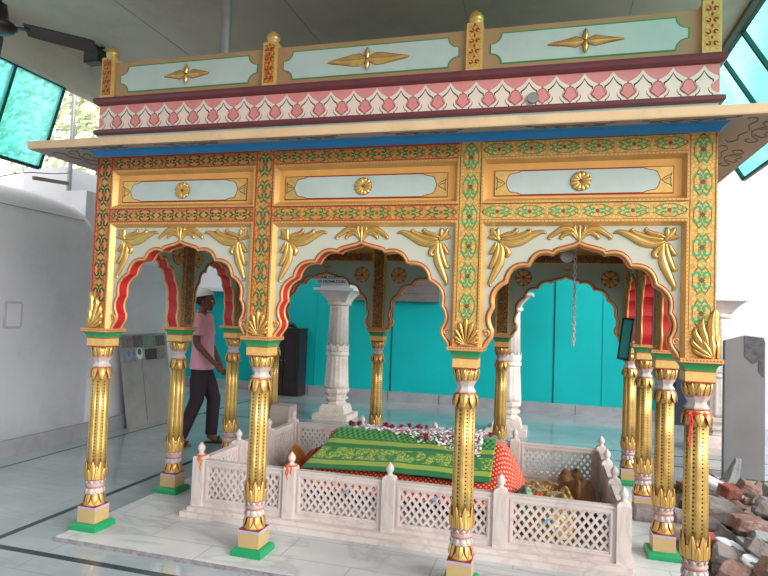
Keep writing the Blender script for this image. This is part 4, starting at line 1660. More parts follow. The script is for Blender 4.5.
thread('tied_thread', RX[0], RYY[0], 0.412, 0.032, M_thread, [(0.010, 0.05), (0.022, 0.10), (0.0, 0.03)], 'orange thread tied round the front left corner post of the railing')
thread('tied_thread', RX[1], RYY[0], 0.410, 0.034, M_thread, [(-0.020, 0.06), (-0.01, 0.09), (0.015, 0.05)], 'orange thread tied round the second front post of the railing')
thread('tied_thread', WX, 0.0, 1.035, 0.0665, M_redthread, [(-0.050, 0.16), (-0.040, 0.10)], 'red thread tied round the top of the near right gilded column', None, False)
M_bluecloth = mat('light_blue_cloth', '#7ba6c4', 0.7, 0, 0.15, 30)
for x, z, s, lb in ((1.60, 0.285, 1, 'light blue rag tied to the lattice left of the middle front post'), (2.20, 0.300, 1.0, 'grey blue rag tied to the lattice right of the middle front post'),
                    (2.89, 0.250, 1, 'light blue rag tied to the rightmost front lattice panel')):
    b = MB()
    b.tube([(-0.026 * s, -0.003, -0.016), (-0.012 * s, -0.010, 0.0), (0.004, -0.011, 0.004), (0.026 * s, -0.004, 0.018)], [0.003, 0.006, 0.006, 0.003], 8, M_bluecloth)
    b.tube([(-0.002, -0.012, 0.0), (0.012, -0.014, -0.018), (0.020, -0.010, -0.026)], [0.005, 0.004, 0.002], 8, M_bluecloth)
    o = b.build('tied_rag', None, (x, RYY[0] - 0.010, z))
    tag(o, lb, 'rag', 'rags tied to the railing lattice')
# cloth bundle and white bowl on the block behind the left corner
M_box = mat('weathered_marble_box', '#b9aca4', 0.6, 0, 0.15, 8, dirt='#857870', dirt_amt=0.5)
b = MB()
b.sq([(0.10, 0.0), (0.10, 0.50), (0.096, 0.508)], M_box)
b.box((-0.098, -0.104, 0.06), (0.098, -0.100, 0.10), M_box)
b.box((-0.098, -0.104, 0.42), (0.098, -0.100, 0.45), M_box)
o = b.build('marble_pedestal', None, (0.28, 2.30, 0.0))
tag(o, 'weathered marble pedestal block behind the left corner of the railing', 'pedestal')

# ------------------------------------------------------------------ carved marble pillars of the hall
def pillar(x, y, label):
    p = empty('marble_pillar', (x, y, FLOORZ))
    tag(p, label, 'pillar', 'carved marble pillars of the hall')
    b = MB()
    b.sq([(0.255, 0.0), (0.255, 0.075), (0.185, 0.080), (0.182, 0.12), (0.170, 0.17), (0.150, 0.20)], G['pillar'])
    b.build('base', p)
    b = MB()
    b.lathe([(0.155, 0.195), (0.162, 0.215), (0.135, 0.235), (0.135, 0.26), (0.172, 0.275), (0.172, 0.30), (0.140, 0.315), (0.150, 0.34), (0.182, 0.37), (0.188, 0.41), (0.170, 0.435)], 8, G['pillar'], rot=pi / 8, smooth=False)
    b.build('ring', p)
    b = MB()
    def fl(t, z):
        return 1 - 0.05 * max(0, cos(16 * t)) ** 2
    b.lathe([(0.176, 0.425), (0.172, 0.47), (0.150, 0.86), (0.150, 0.88)], 64, G['pillar'], rf=fl)
    b.lathe([(0.152, 0.88), (0.164, 0.895), (0.164, 0.925), (0.150, 0.94), (0.158, 0.97), (0.156, 1.03)], 64, G['pillar'])
    b.lathe([(0.148, 1.03), (0.132, 1.56), (0.134, 1.60)], 64, G['pillar'], rf=fl)
    petals(b, 10, 0.152, 0.945, 0.152, 1.07, G['pillar'], M_ink, 0.004)
    b.build('shaft', p)
    b = MB()
    b.lathe([(0.134, 1.59), (0.162, 1.605), (0.172, 1.625), (0.166, 1.648), (0.148, 1.655)], 40, G['pillar'])
    b.sq([(0.135, 1.650), (0.160, 1.70), (0.215, 1.765), (0.262, 1.805)], G['pillar'])
    b.build('capital', p)
    b = MB()
    b.box((-0.295, -0.295, 1.803), (0.295, 0.295, 1.838), M_wall2)
    b.build('abacus', p)
    b = MB()
    b.box((-0.215, -0.215, 1.838), (0.215, 0.215, 3.83), M_wall2)
    b.build('upper_block', p, label='plain white upper block')
    return p


pillar(-0.03, 4.72, 'carved marble pillar with the lettered board at its top, behind the middle arch')
pillar(2.37, 4.72, 'carved marble pillar close behind a gilded back column, seen through the right arch')
pillar(4.83, 4.72, 'carved marble pillar beyond the right front corner, beside the leaning grey slab')

# lettered board on the first pillar
brd = empty('name_board', (-0.02, 4.485, 1.915))
tag(brd, 'small pale board with two lines of black lettering on the marble pillar', 'sign')
b = MB()
b.box((-0.29, -0.006, -0.055), (0.18, 0.006, 0.075), mat('pale_grey_board', '#a9b2b4', 0.5))
b.build('board', brd)
M_letter = mat('black_lettering', '#15181c', 0.6)
for txt, z, sz in (('A JAMUDDIN PANEL', 0.022, 0.056), ('101 NIZAMUDDIN', -0.036, 0.056)):
    fc = bpy.data.curves.new('lettering', 'FONT')
    fc.body = txt
    fc.size = sz
    fc.extrude = 0.0006
    fc.offset = 0.0012
    fc.space_character = 0.92
    fc.materials.append(M_letter)
    t = bpy.data.objects.new('lettering', fc)
    COL.objects.link(t)
    t.parent = brd
    t.location = (-0.275, -0.0075, z)
    t.rotation_euler = (pi / 2, 0, 0)

# things along the back wall
M_dark = mat('dark_brown_wood', '#2a1f22', 0.4, 0, 0.2, 6)
cb = empty('dark_cabinet', (-1.62, 6.52, FLOORZ))
tag(cb, 'tall dark brown cabinet against the teal wall behind the second gilded front column', 'cabinet')
b = MB()
b.box((-0.29, -0.17, 0.0), (0.29, 0.17, 1.16), M_dark)
b.box((-0.30, -0.18, 1.16), (0.30, 0.18, 1.19), M_dark)
b.build('body', cb)
for s in (-1, 1):
    b = MB()
    b.box((s * 0.145 - 0.135, -0.185, 0.06), (s * 0.145 + 0.135, -0.17, 1.12), M_dark)
    b.box((s * 0.145 - 0.10, -0.190, 0.12), (s * 0.145 + 0.10, -0.185, 1.06), M_dark)
    d = b.build('door', cb)
    b = MB()
    b.lathe([(0.004, 0.0), (0.010, 0.008), (0.012, 0.016), (0.006, 0.022)], 12, M_steel)
    k = b.build('knob', d, mtx=Matrix.Translation((s * 0.03, -0.190, 0.62)) @ Matrix.Rotation(pi / 2, 4, 'X'))
b = MB()
b.tube([(-0.10, 0, 0.0), (-0.05, 0, 0.035), (0.04, 0, 0.05), (0.11, 0, 0.03), (0.15, 0.02, 0.0)], [0.02, 0.04, 0.045, 0.035, 0.012], 8, M_dark)
o = b.build('cloth_bundle', None, (-1.62, 6.50, 1.17))
tag(o, 'small dark bundle lying on top of the dark cabinet', 'bundle')

M_plank = mat('grey_brown_planks', '#77706c', 0.7, 0, 0.18, 3, dirt='#4d4844', dirt_amt=0.4, dscale=9)
b = MB()
for k in range(5):
    b.box((-0.50, 6.66, 1.70 + k * 0.14), (1.06, 6.75 - 0.004 * (k % 2), 1.836 + k * 0.14), M_plank)
o = b.build('plank_screen', None)
tag(o, 'grey brown plank screen fixed high on the teal back wall', 'screen')

# ------------------------------------------------------------------ tile board leaning on the left wall
tb = empty('tile_sample_board', (-1.98, 3.28, FLOORZ))
tag(tb, 'large grey stone board with dark tile samples and stickers leaning on the left wall', 'board')
tilt = atan2(0.20, 1.13)
TM = Matrix.Rotation(-tilt, 4, 'Y')                              # local: x thickness, y along the wall, z up
M_slab = mat('pale_grey_slab', '#a29e9b', 0.55, 0, 0.10, 5, dirt='#7d7874', dirt_amt=0.4)
b = MB()
b.box((-0.03, -0.45, 0.0), (0.0, 0.45, 1.15), M_slab)
b.box((0.0, -0.10, 0.05), (0.001, -0.092, 0.80), M_ink)
b.build('slab', tb, mtx=TM)
for y0, y1, z0, z1, c, dcol in ((-0.43, -0.24, 0.98, 1.13, '#8a7f7c', '#3a2f30'), (-0.24, -0.05, 0.98, 1.13, '#6d6464', '#2a2224'), (-0.03, 0.20, 0.97, 1.14, '#7e8f84', '#5a6a60'),
                                (0.20, 0.40, 0.98, 1.12, '#6a5f5a', '#3c3532'), (-0.43, -0.24, 0.80, 0.97, '#9c9694', '#6d6766'), (-0.22, -0.04, 0.80, 0.97, '#a9a3a0', '#8d8683'),
                                (-0.02, 0.20, 0.81, 0.95, '#4d4541', '#2d2724'), (0.21, 0.40, 0.80, 0.96, '#8d8b86', '#4c4743')):
    b = MB()
    b.box((0.0, y0, z0), (0.006, y1, z1), mat('tile_sample', c, 0.5, 0, 0.2, 20, dirt=dcol, dirt_amt=0.9, dscale=16))
    b.build('tile_sample', tb, mtx=TM)
for yy, zz, r, c1, c2 in ((-0.135, 0.90, 0.075, '#dfe3e3', '#1f6a66'), (-0.335, 0.89, 0.070, '#8fa5bf', '#6a86ae')):
    b = MB()
    for rr, mm, d in ((r, mat('sticker_white', c1, 0.5), 0.0075), (r * 0.55, mat('sticker_centre', c2, 0.5), 0.0085)):
        b.add([(d, yy + rr * 0.85 * cos(2 * pi * k / 28), zz + (0.02 if rr < r else 0) + rr * sin(2 * pi * k / 28)) for k in range(28)], [list(range(28))], mm)
    b.build('sticker', tb, mtx=TM, label='white oval sticker with a green centre' if yy > -0.2 else 'faded blue round sticker')

# ------------------------------------------------------------------ awning windows of green sheet
M_sheetL = sheet_mat('aqua_plastic_sheet', '#74f2ea')
M_sheetR = sheet_mat('aqua_plastic_sheet_right', '#80f4ec')


def awning(name, hinge, dirn, ys, sheets_m, frame_m, label, bars, bar_w):
    """hinge line along Y at (x, z); dirn = vector from hinge to lower edge; ys = frame positions"""
    w = empty(name, (hinge[0], (ys[0] + ys[-1]) / 2, hinge[1]))
    tag(w, label, 'awning')
    y0 = w.location.y
    D = Vector((dirn[0], 0, dirn[1]))
    nrm = Vector((D.z, 0, -D.x)).normalized()
    for k in range(len(ys) - 1):
        b = MB()
        a, c = ys[k] - y0, ys[k + 1] - y0
        n = 26
        vs = []
        for j in (0.015, 0.985):
            for i in range(n + 1):
                y = a + (c - a) * i / n
                q = D * j + nrm * (0.006 * sin(i * pi / 2))
                vs.append((q.x, y, q.z))
        b.add(vs, [(i, i + 1, n + 2 + i, n + 1 + i) for i in range(n)], sheets_m, True)
        b.build('plastic_sheet', w)
    for y in ys:
        b = MB()
        q = nrm * 0.018
        b.bar((q.x, y - y0, q.z), (D.x + q.x, y - y0, D.z + q.z), bar_w, 0.030, frame_m, (0, 1, 0))
        b.build('frame_bar', w)
    for j in bars:
        b = MB()
        q = D * j + nrm * 0.018
        b.bar((q.x, ys[0] - y0, q.z), (q.x, ys[-1] - y0, q.z), 0.03, 0.03, frame_m)
        b.build('frame_rail', w)
    return w


awning('plastic_awning', (-1.57, 3.49), (-0.24, -0.76), [-1.8, -0.55, 0.62, 1.15], M_sheetL, M_darkgreen,
       'open awning of bright aqua plastic sheets hanging below the left ceiling beam', (0.0, 1.0), 0.032)
awning('plastic_awning', (4.28, 3.78), (0.48, -0.80), [-1.2, -0.1, 1.18, 1.74, 2.27, 3.4], M_sheetR, M_darkgreen,
       'open awning of bright aqua plastic sheets beyond the right end of the pavilion roof', (0.0, 1.0), 0.036)

# steel posts
b = MB()
b.tube([(0, 0, 0), (0, 0, 4.0)], 0.024, 14, M_steel)
b.box((-0.06, -0.02, 2.42), (0.0, 0.02, 2.45), M_steel)
b.bar((0.0, 0, 2.90), (-0.03, -0.48, 2.86), 0.03, 0.04, M_brownsteel)
o = b.build('steel_post', None, (-2.62, 2.36, FLOORZ))
tag(o, 'grey steel post rising behind the white wall at the left', 'post')
b = MB()
b.tube([(0, 0, 0), (0, 0, 0.97)], 0.036, 18, mat('galvanised_pipe', '#a5a4a4', 0.4, 0.5, 0.15, 10))
b.lathe([(0.07, 0.0), (0.07, 0.012)], 18, M_steel)
o = b.build('ceiling_pipe', None, (0.66, 0.25, 2.84))
tag(o, 'grey galvanised pipe between the pavilion roof and the ceiling', 'pipe')
b = MB()
b.tube(smooth_path([(0, -0.95, 0.0), (0.0, -0.60, 0.13), (0.0, -0.25, 0.20), (0.0, 0.0, 0.27)]), 0.006, 6, M_ink)
o = b.build('loose_wire', None, (-2.5, 2.25, 2.70))
tag(o, 'thin dark wire sagging over the top of the white wall at the left', 'wire')

# ------------------------------------------------------------------ ceiling fan
M_fan = mat('dark_brown_fan_enamel', '#2b2422', 0.35, 0.2)
fan = empty('ceiling_fan', (-0.72, -0.30, 3.29))
tag(fan, 'dark brown ceiling fan at the top left corner', 'fan')
b = MB()
b.tube([(0, 0, 0.08), (0, 0, 0.50)], 0.013, 12, M_fan)
b.lathe([(0.05, 0.44), (0.06, 0.48), (0.06, 0.51)], 20, M_fan)
b.build('rod', fan)
b = MB()
b.lathe([(0.045, 0.16), (0.055, 0.10), (0.062, 0.05), (0.098, 0.035), (0.112, 0.015), (0.112, -0.005), (0.085, -0.022), (0.03, -0.028)], 32, M_fan)
b.build('motor_housing', fan)
for k in range(3):
    a = radians(24 + 120 * k)
    b = MB()
    vs = []
    for r, w in ((0.17, 0.045), (0.24, 0.055), (0.45, 0.060), (0.60, 0.064), (0.625, 0.056)):
        for q in (-1, 1):
            vs.append((r, q * w, -0.075 * (r - 0.17) / 0.45 - q * 0.022))
    b.add(vs, [(2 * i, 2 * i + 1, 2 * i + 3, 2 * i + 2) for i in range(4)], M_fan)
    bl = b.build('blade', fan, mtx=Matrix.Rotation(a, 4, 'Z'))
    md = bl.modifiers.new('thickness', 'SOLIDIFY')
    md.thickness = 0.006
    b = MB()
    b.bar((0.09, 0, 0.010), (0.20, 0, 0.0), 0.04, 0.008, M_fan)
    b.build('blade_arm', bl)
# floodlight on its bracket under the left beam
fl = empty('floodlight', (-1.13, 1.02, 3.80))
tag(fl, 'small black floodlight on a bracket under the ceiling near the fan blade tip', 'floodlight')
b = MB()
b.bar((0, 0, 0), (0, 0, -0.05), 0.03, 0.03, M_fan)
b.bar((-0.09, 0, -0.03), (0.09, 0, -0.03), 0.02, 0.02, M_fan)
b.build('bracket', fl)
b = MB()
b.box((-0.08, -0.05, -0.17), (0.08, 0.05, -0.05), M_fan)
b.box((-0.07, -0.055, -0.16), (0.07, -0.05, -0.06), mat('lamp_glass', '#50565a', 0.15))
b.build('lamp_head', fl)

# bulb and chain inside the pavilion
bp = empty('hanging_bulb', (2.99, 1.28, 2.40))
tag(bp, 'white bulb hanging under the pavilion ceiling in the right arch', 'bulb')
b = MB()
b.tube([(0, 0, 0), (0, 0, -0.36)], 0.004, 6, M_ink)
b.build('cord', bp)
b = MB()
b.lathe([(0.018, -0.40), (0.020, -0.36), (0.012, -0.35)], 16, M_wall2)
b.build('holder', bp)
b = MB()
b.ball((0, 0, -0.445), 0.050, mat('frosted_bulb', '#b9b7c0', 0.3), 20, 12)
b.build('bulb_glass', bp)
M_chain = mat('bright_chain', '#cfcfd2', 0.4, 0.2)
b = MB()
for k in range(37):
    z = -0.03 * k
    pts = [(0.0105 * cos(t) * (1 if k % 2 else 0.4), 0.0105 * cos(t) * (0.4 if k % 2 else 1), z + 0.020 * sin(t)) for t in [2 * pi * q / 10 for q in range(10)]]
    b.tube(pts, 0.0044, 5, M_chain, True)
o = b.build('hanging_chain', None, (3.05, 1.30, 2.385))
tag(o, 'long steel chain hanging in the middle of the right arch', 'chain')

# framed teal panel hanging by the far right columns
fp = empty('framed_panel', (3.525, 2.26, 1.33))
tag(fp, 'narrow dark framed teal panel tilted against the far right gilded columns', 'panel')
RM_ = Matrix.Rotation(radians(-38), 4, 'Z') @ Matrix.Rotation(radians(4), 4, 'Y') @ Matrix.Rotation(radians(-6), 4, 'X')
b = MB()
for x0, x1, z0, z1 in ((-0.055, -0.043, -0.185, 0.185), (0.043, 0.055, -0.185, 0.185), (-0.055, 0.055, -0.185, -0.170), (-0.055, 0.055, 0.170, 0.185)):
    b.box((x0, -0.012, z0), (x1, 0.012, z1), G['black'])
b.build('panel_frame', fp, mtx=RM_)
b = MB()
b.box((-0.045, -0.004, -0.175), (0.045, 0.004, 0.175), mat('dull_teal_glass', '#3aa3aa', 0.6))
b.build('panel_glass', fp, mtx=RM_)

# ------------------------------------------------------------------ rubble on the right
M_brick = mat('broken_brick', '#83635a', 0.9, 0, 0.2, 12, 0.8, dirt='#a1948f', dirt_amt=0.85, dscale=7)
M_brick2 = mat('red_brick', '#8f4a3a', 0.9, 0, 0.2, 12, 0.8, dirt='#a1908a', dirt_amt=0.5, dscale=7)
M_mortar = mat('grey_mortar_lump', '#837a78', 0.95, 0, 0.2, 9, 0.9, dirt='#7f6158', dirt_amt=0.5, dscale=5)
M_marb = mat('broken_white_marble', '#d3d6dc', 0.5, 0, 0.08, 5, 0.2)
M_conc = mat('grey_concrete_lump', '#8d9294', 0.9, 0, 0.15, 10, 0.5)
M_greyslab = mat('grey_stone_slab', '#807e82', 0.6, 0, 0.10, 3, 0.15)
M_darkpatch = mat('dark_chipped_patch', '#5d5c62', 0.8, 0, 0.35, 16, 0.4)


def ground_h(x, y):
    t = max(0.0, min(1.0, (x - 3.70) / 0.55))
    e = max(0.0, min(1.0, (y + 0.6) / 1.2)) * max(0.0, min(1.0, (3.4 - y) / 0.9))
    h = -0.13 + 0.17 * (t * t * (3 - 2 * t)) * e + 0.12 * max(0, min(1, (x - 4.1) / 1.2)) * e * max(0.0, min(1.0, (2.6 - y) / 1.2))
    return h + 0.04 * noise.noise(Vector((x * 3, y * 3, 0)))


b = MB()
NX, NY = 40, 60
vs = []
for j in range(NY + 1):
    for i in range(NX + 1):
        x, y = 3.66 + i / NX * 2.8, -2.4 + j / NY * 5.7
        vs.append((x, y, ground_h(x, y)))
b.add(vs, [(j * (NX + 1) + i, j * (NX + 1) + i + 1, (j + 1) * (NX + 1) + i + 1, (j + 1) * (NX + 1) + i) for j in range(NY) for i in range(NX)], M_dirt, True)
o = b.build('rubble_grit')
tag(o, 'grey brown grit and dust under the heap of broken bricks', 'rubble', kind='stuff')


def chunk_mesh(name, sx, sy, sz, m, seed, rough=0.22, pts=26):
    r = random.Random(seed)
    bm = bmesh.new()
    for a in (-1, 1):
        for c in (-1, 1):
            for d in (-1, 1):
                bm.verts.new((a * sx / 2 * (1 - rough * r.random() * 1.6), c * sy / 2 * (1 - rough * r.random() * 1.6), d * sz / 2 * (1 - rough * r.random() * 1.2)))
    for _ in range(pts - 8):
        f = r.choice((0, 1, 2))
        p = [r.uniform(-0.5, 0.5) * sx * 0.92, r.uniform(-0.5, 0.5) * sy * 0.92, r.uniform(-0.5, 0.5) * sz * 0.92]
        p[f] = (sx, sy, sz)[f] * 0.5 * r.choice((-1, 1)) * (1 - rough * 0.5 * r.random())
        bm.verts.new(p)
    res = bmesh.ops.convex_hull(bm, input=bm.verts)
    dead = [g for g in set(res['geom_interior'] + res['geom_unused']) if isinstance(g, bmesh.types.BMVert)]
    if dead:
        bmesh.ops.delete(bm, geom=dead, context='VERTS')
    bmesh.ops.dissolve_limit(bm, angle_limit=radians(7), verts=bm.verts, edges=bm.edges)
    try:
        bmesh.ops.bevel(bm, geom=list(bm.edges), offset=min(sx, sy, sz) * 0.05, segments=1, affect='EDGES')
    except Exception:
        pass
    bmesh.ops.triangulate(bm, faces=bm.faces)
    bmesh.ops.subdivide_edges(bm, edges=bm.edges, cuts=2, use_grid_fill=True)
    bm.normal_update()
    k = min(sx, sy, sz)
    for v in bm.verts:
        q = v.co * (1.6 / k) + Vector((seed, 0, 0))
        v.co += v.normal * (noise.noise(q) * 0.11 + noise.noise(q * 2.7) * 0.05) * k
    me = bpy.data.meshes.new(name)
    bm.to_mesh(me)
    bm.free()
    me.materials.append(m)
    return me


KIND = {'brick': (M_brick, 'broken_brick', 'brick'), 'red': (M_brick2, 'broken_brick', 'brick'), 'mortar': (M_mortar, 'mortar_lump', 'rubble'),
        'marble': (M_marb, 'marble_fragment', 'rubble'), 'conc': (M_conc, 'concrete_lump', 'rubble')}
BIG = [  # kind, x, y, z centre, size, rotation, label
    ('brick', 4.19, 1.18, 0.20, (0.26, 0.13, 0.09), (0.10, 0.12, 0.35), 'large pinkish brick slab lying flat in the rubble near the right edge'),
    ('red', 3.90, 1.03, 0.10, (0.13, 0.11, 0.10), (0.4, 0.3, 0.5), 'bright red broken brick beside the near right gilded column'),
    ('brick', 3.95, 0.66, 0.04, (0.20, 0.14, 0.11), (0.3, -0.2, 0.9), 'reddish brick at the bottom edge of the rubble'),
    ('marble', 4.03, 0.98, 0.10, (0.23, 0.12, 0.045), (0.5, 0.35, 0.7), 'bluish white marble shard leaning below the large brick slab'),
    ('marble', 4.11, 0.79, 0.09, (0.17, 0.12, 0.05), (0.35, -0.1, 0.3), 'bright white marble shard at the bottom right corner'),
    ('mortar', 4.10, 1.55, 0.17, (0.36, 0.26, 0.14), (0.15, 0.2, 0.2), 'broad grey pink mortar slab in the middle of the rubble heap'),
    ('mortar', 4.00, 1.36, 0.10, (0.30, 0.20, 0.11), (0.3, 0.5, 0.9), 'grey mortar slab tilted towards the near right column'),
    ('red', 4.23, 1.80, 0.25, (0.16, 0.12, 0.09), (0.2, 0.1, 0.6), 'small red brick piece at the back of the rubble heap'),
    ('brick', 4.36, 1.85, 0.27, (0.14, 0.11, 0.10), (0.3, 0.4, 0.2), 'brown brick piece beside the pale concrete cube'),
    ('conc', 4.46, 1.62, 0.32, (0.11, 0.11, 0.11), (0.1, 0.05, 0.4), 'pale grey concrete cube at the right edge of the rubble'),
    ('marble', 4.22, 2.10, 0.20, (0.26, 0.13, 0.10), (0.3, 0.3, -0.4), 'pale chunk of plaster at the far end of the rubble heap'),
    ('conc', 4.50, 2.75, 0.16, (0.15, 0.12, 0.34), (0.15, 0.22, 0.3), 'tall pointed grey concrete chunk standing before the grey slab'),
    ('mortar', 4.38, 1.42, 0.26, (0.24, 0.18, 0.14), (0.2, 0.2, 1.2), 'rounded mortar lump at the right edge above the brick slab'),
    ('mortar', 3.98, 0.86, 0.07, (0.24, 0.15, 0.10), (0.5, 0.3, 0.3), 'grey mortar lump between the red brick and the white shards'),
    ('mortar', 4.15, 0.95, 0.12, (0.16, 0.10, 0.10), (0.2, 0.5, 0.8), 'dark brown mortar lump between the two white marble shards'),
    ('mortar', 3.86, 1.45, 0.08, (0.22, 0.16, 0.10), (0.3, 0.4, 0.1), 'grey mortar lump behind the foot of the near right column'),
]
for i, (kd, x, y, z, s, rot, lb) in enumerate(BIG):
    m, nm, cat = KIND[kd]
    ms = chunk_mesh(nm, *s, m, 100 + i, 0.16 if kd in ('brick', 'red', 'conc') else 0.32)
    if s[2] > 0.3:
        for v in ms.vertices:
            k_ = 1.15 - 0.85 * (v.co.z / s[2] + 0.5)
            v.co.x *= k_
            v.co.y *= k_
    o = put(nm, ms, None, (x, y, max(z - 0.03, ground_h(x, y) + s[2] * 0.30)))
    o.rotation_euler = rot
    tag(o, lb, cat)
r = random.Random(11)
PROTO = {}
for kd, s in (('brick', (0.15, 0.11, 0.075)), ('red', (0.12, 0.10, 0.07)), ('mortar', (0.19, 0.14, 0.065)), ('marble', (0.14, 0.10, 0.04)), ('conc', (0.13, 0.11, 0.065))):
    PROTO[kd] = [chunk_mesh(KIND[kd][1], *s, KIND[kd][0], 300 + q * 7 + len(kd), 0.25) for q in range(4)]
GRP = {'brick': ('small brown broken brick loose in the rubble heap', 'small brown bricks in the rubble'), 'red': ('small red broken brick loose in the rubble heap', 'small red bricks in the rubble'),
       'mortar': ('small grey mortar lump loose in the rubble heap', 'small mortar lumps in the rubble'), 'marble': ('small white marble fragment loose in the rubble heap', 'small marble fragments in the rubble'),
       'conc': ('small grey concrete lump loose in the rubble heap', 'small concrete lumps in the rubble')}
for i in range(210):
    x = 3.80 + r.random() * 1.5
    y = 0.15 + r.random() * 2.75
    if x < 3.86 and y < 0.25:
        continue
    kd = r.choice(['brick', 'brick', 'brick', 'red', 'mortar', 'mortar', 'mortar', 'mortar', 'mortar', 'marble', 'conc', 'conc'])
    sc = 0.40 + r.random() * 0.75
    o = put(KIND[kd][1], r.choice(PROTO[kd]), None, (x, y, ground_h(x, y) + 0.028 * sc + r.random() * 0.035))
    o.rotation_euler = (r.uniform(-0.6, 0.6), r.uniform(-0.6, 0.6), r.random() * 6.28)
    o.scale = (sc, sc, sc)
    tag(o, GRP[kd][0], KIND[kd][2], GRP[kd][1])
# block by the third right column, paper scrap, leaning slab
o = put('stone_block', chunk_mesh('stone_block', 0.17, 0.20, 0.10, M_mortar, 77, 0.12), None, (3.600, 1.60, 0.048))
tag(o, 'grey broken stone block on the marble floor beside the right gilded columns', 'stone')
o = put('stone_block', chunk_mesh('stone_block', 0.13, 0.14, 0.09, M_mortar, 79, 0.2), None, (3.745, 1.22, 0.045))
tag(o, 'grey stone lump just behind the green footed right column', 'stone')
b = MB()
b.add([(-0.10, -0.05, 0), (0.06, -0.07, 0.002), (0.10, 0.05, 0.01), (-0.04, 0.06, 0.004)], [(0, 1, 2, 3)], M_marb)
b.add([(-0.10, -0.05, -0.004), (0.06, -0.07, -0.004), (0.10, 0.05, -0.004), (-0.04, 0.06, -0.004)], [(3, 2, 1, 0)], M_marb)
o = b.build('paper_scrap', None, (3.70, 2.38, 0.005))
tag(o, 'white paper scrap on the floor by the far right column foot', 'paper')
b = MB()
b.plate([(-0.20, 0.0), (0.15, 0.0), (0.16, 1.36), (0.145, 1.40), (-0.02, 1.415), (-0.19, 1.36)], -0.10, 0.10, M_greyslab)
b.plate([(-0.02, 1.20), (0.05, 1.13), (0.10, 1.16), (0.10, 1.06), (0.145, 1.0), (0.152, 1.375), (0.14, 1.39), (-0.02, 1.408)], -0.104, -0.098, M_darkpatch)
o = b.build('grey_slab', None, (4.80, 3.45, -0.03), Matrix.Translation((4.80, 3.45, -0.03)) @ Matrix.Rotation(radians(-8), 4, 'Z') @ Matrix.Rotation(radians(-4), 4, 'X'))
tag(o, 'tall grey stone slab with a dark chipped corner standing behind the rubble', 'slab')

# ------------------------------------------------------------------ tree beyond the left wall
tr = empty('tree', (-6.5, 7.0, -0.2))
tag(tr, 'green tree seen through the gap above the left wall, leaves paled for glare', 'tree')
b = MB()
b.tube(smooth_path([(0, 0, 0), (0.1, 0, 1.6), (0.0, 0.1, 3.0), (0.2, 0.1, 4.6)]), 0.14, 8, M_brownsteel)
b.tube(smooth_path([(0, 0.1, 3.0), (0.6, 0.2, 4.0), (1.0, 0.2, 5.0)]), 0.07, 8, M_brownsteel)
b.build('trunk', tr)
b = MB()
rr = random.Random(3)
M_leaf = mat('glare_paled_leaves', '#c2cda6', 0.6, 0, 0.3, 3)  # leaf colour lightened to imitate overexposure
for i in range(2600):
    t, p, q = rr.random() * 6.28, rr.uniform(-1, 1), rr.random() ** 0.4
    c = Vector((1.9 * q * cos(t) * sqrt(1 - p * p), 1.9 * q * sin(t) * sqrt(1 - p * p), 5.6 + 2.1 * q * p))
    n1 = Vector((rr.uniform(-1, 1), rr.uniform(-1, 1), rr.uniform(-1, 1))).normalized()
    e1 = n1.orthogonal().normalized() * 0.11
    e2 = n1.cross(e1).normalized() * 0.05
    b.add([c - e1, c - e2, c + e1, c + e2], [(0, 1, 2, 3)], M_leaf)
b.build('foliage', tr)

# ------------------------------------------------------------------ the man in the pink shirt
M_skin = mat('brown_skin', '#6a4636', 0.55, 0, 0.08, 20)
M_pink = mat('pink_knit_shirt', '#dd9db0', 0.8, 0, 0.06, 30, 0.1)
M_pinkdark = mat('dark_collar_trim', '#7c5560', 0.8)
M_trouser = mat('dark_plum_trousers', '#2a1a26', 0.8, 0, 0.15, 20)
M_cap = mat('white_cotton_cap', '#e2e0d8', 0.8, 0, 0.05, 30)
M_hair = mat('black_hair', '#120e0d', 0.6)
M_sandal = mat('dark_sandal', '#1c1516', 0.6)
man = empty('person', (-0.80, 2.47, FLOORZ), radians(22))
tag(man, 'man in a pink polo shirt, dark trousers and white skullcap walking beyond the left columns', 'person')


def skin(name, chains, m, parent, root, sub=2, label=None):
    """chains: lists of (key, (x, y, z), radius); a repeated key joins the chains"""
    keys, vs, rad, ed = {}, [], [], []
    for ch in chains:
        prev = None
        for it in ch:
            k = it[0]
            if k not in keys:
                keys[k] = len(vs)
                vs.append(it[1])
                rad.append(it[2] if isinstance(it[2], tuple) else (it[2], it[2]))
            if prev is not None:
                ed.append((prev, keys[k]))
            prev = keys[k]
    me = bpy.data.meshes.new(name)
    me.from_pydata(vs, ed, [])
    me.materials.append(m)
    o = put(name, me, parent, label=label)
    md = o.modifiers.new('skin', 'SKIN')
    md.use_smooth_shade = True
    lay = me.skin_vertices[0] if len(me.skin_vertices) else None
    if lay is None:
        bpy.context.view_layer.objects.active = o
        lay = me.attributes and me.skin_vertices.new() if hasattr(me.skin_vertices, 'new') else None
    for i, r in enumerate(rad):
        me.skin_vertices[0].data[i].radius = r
        me.skin_vertices[0].data[i].use_root = (i == keys[root])
    s = o.modifiers.new('smooth', 'SUBSURF')
    s.levels = sub
    s.render_levels = sub
    dg = bpy.context.evaluated_depsgraph_get()
    dg.update()
    ev = bpy.data.meshes.new_from_object(o.evaluated_get(dg))
    o.modifiers.clear()
    o.data = ev
    ev.name = name
    for p in ev.polygons:
        p.use_smooth = True
    if not ev.materials:
        ev.materials.append(m)
    return o


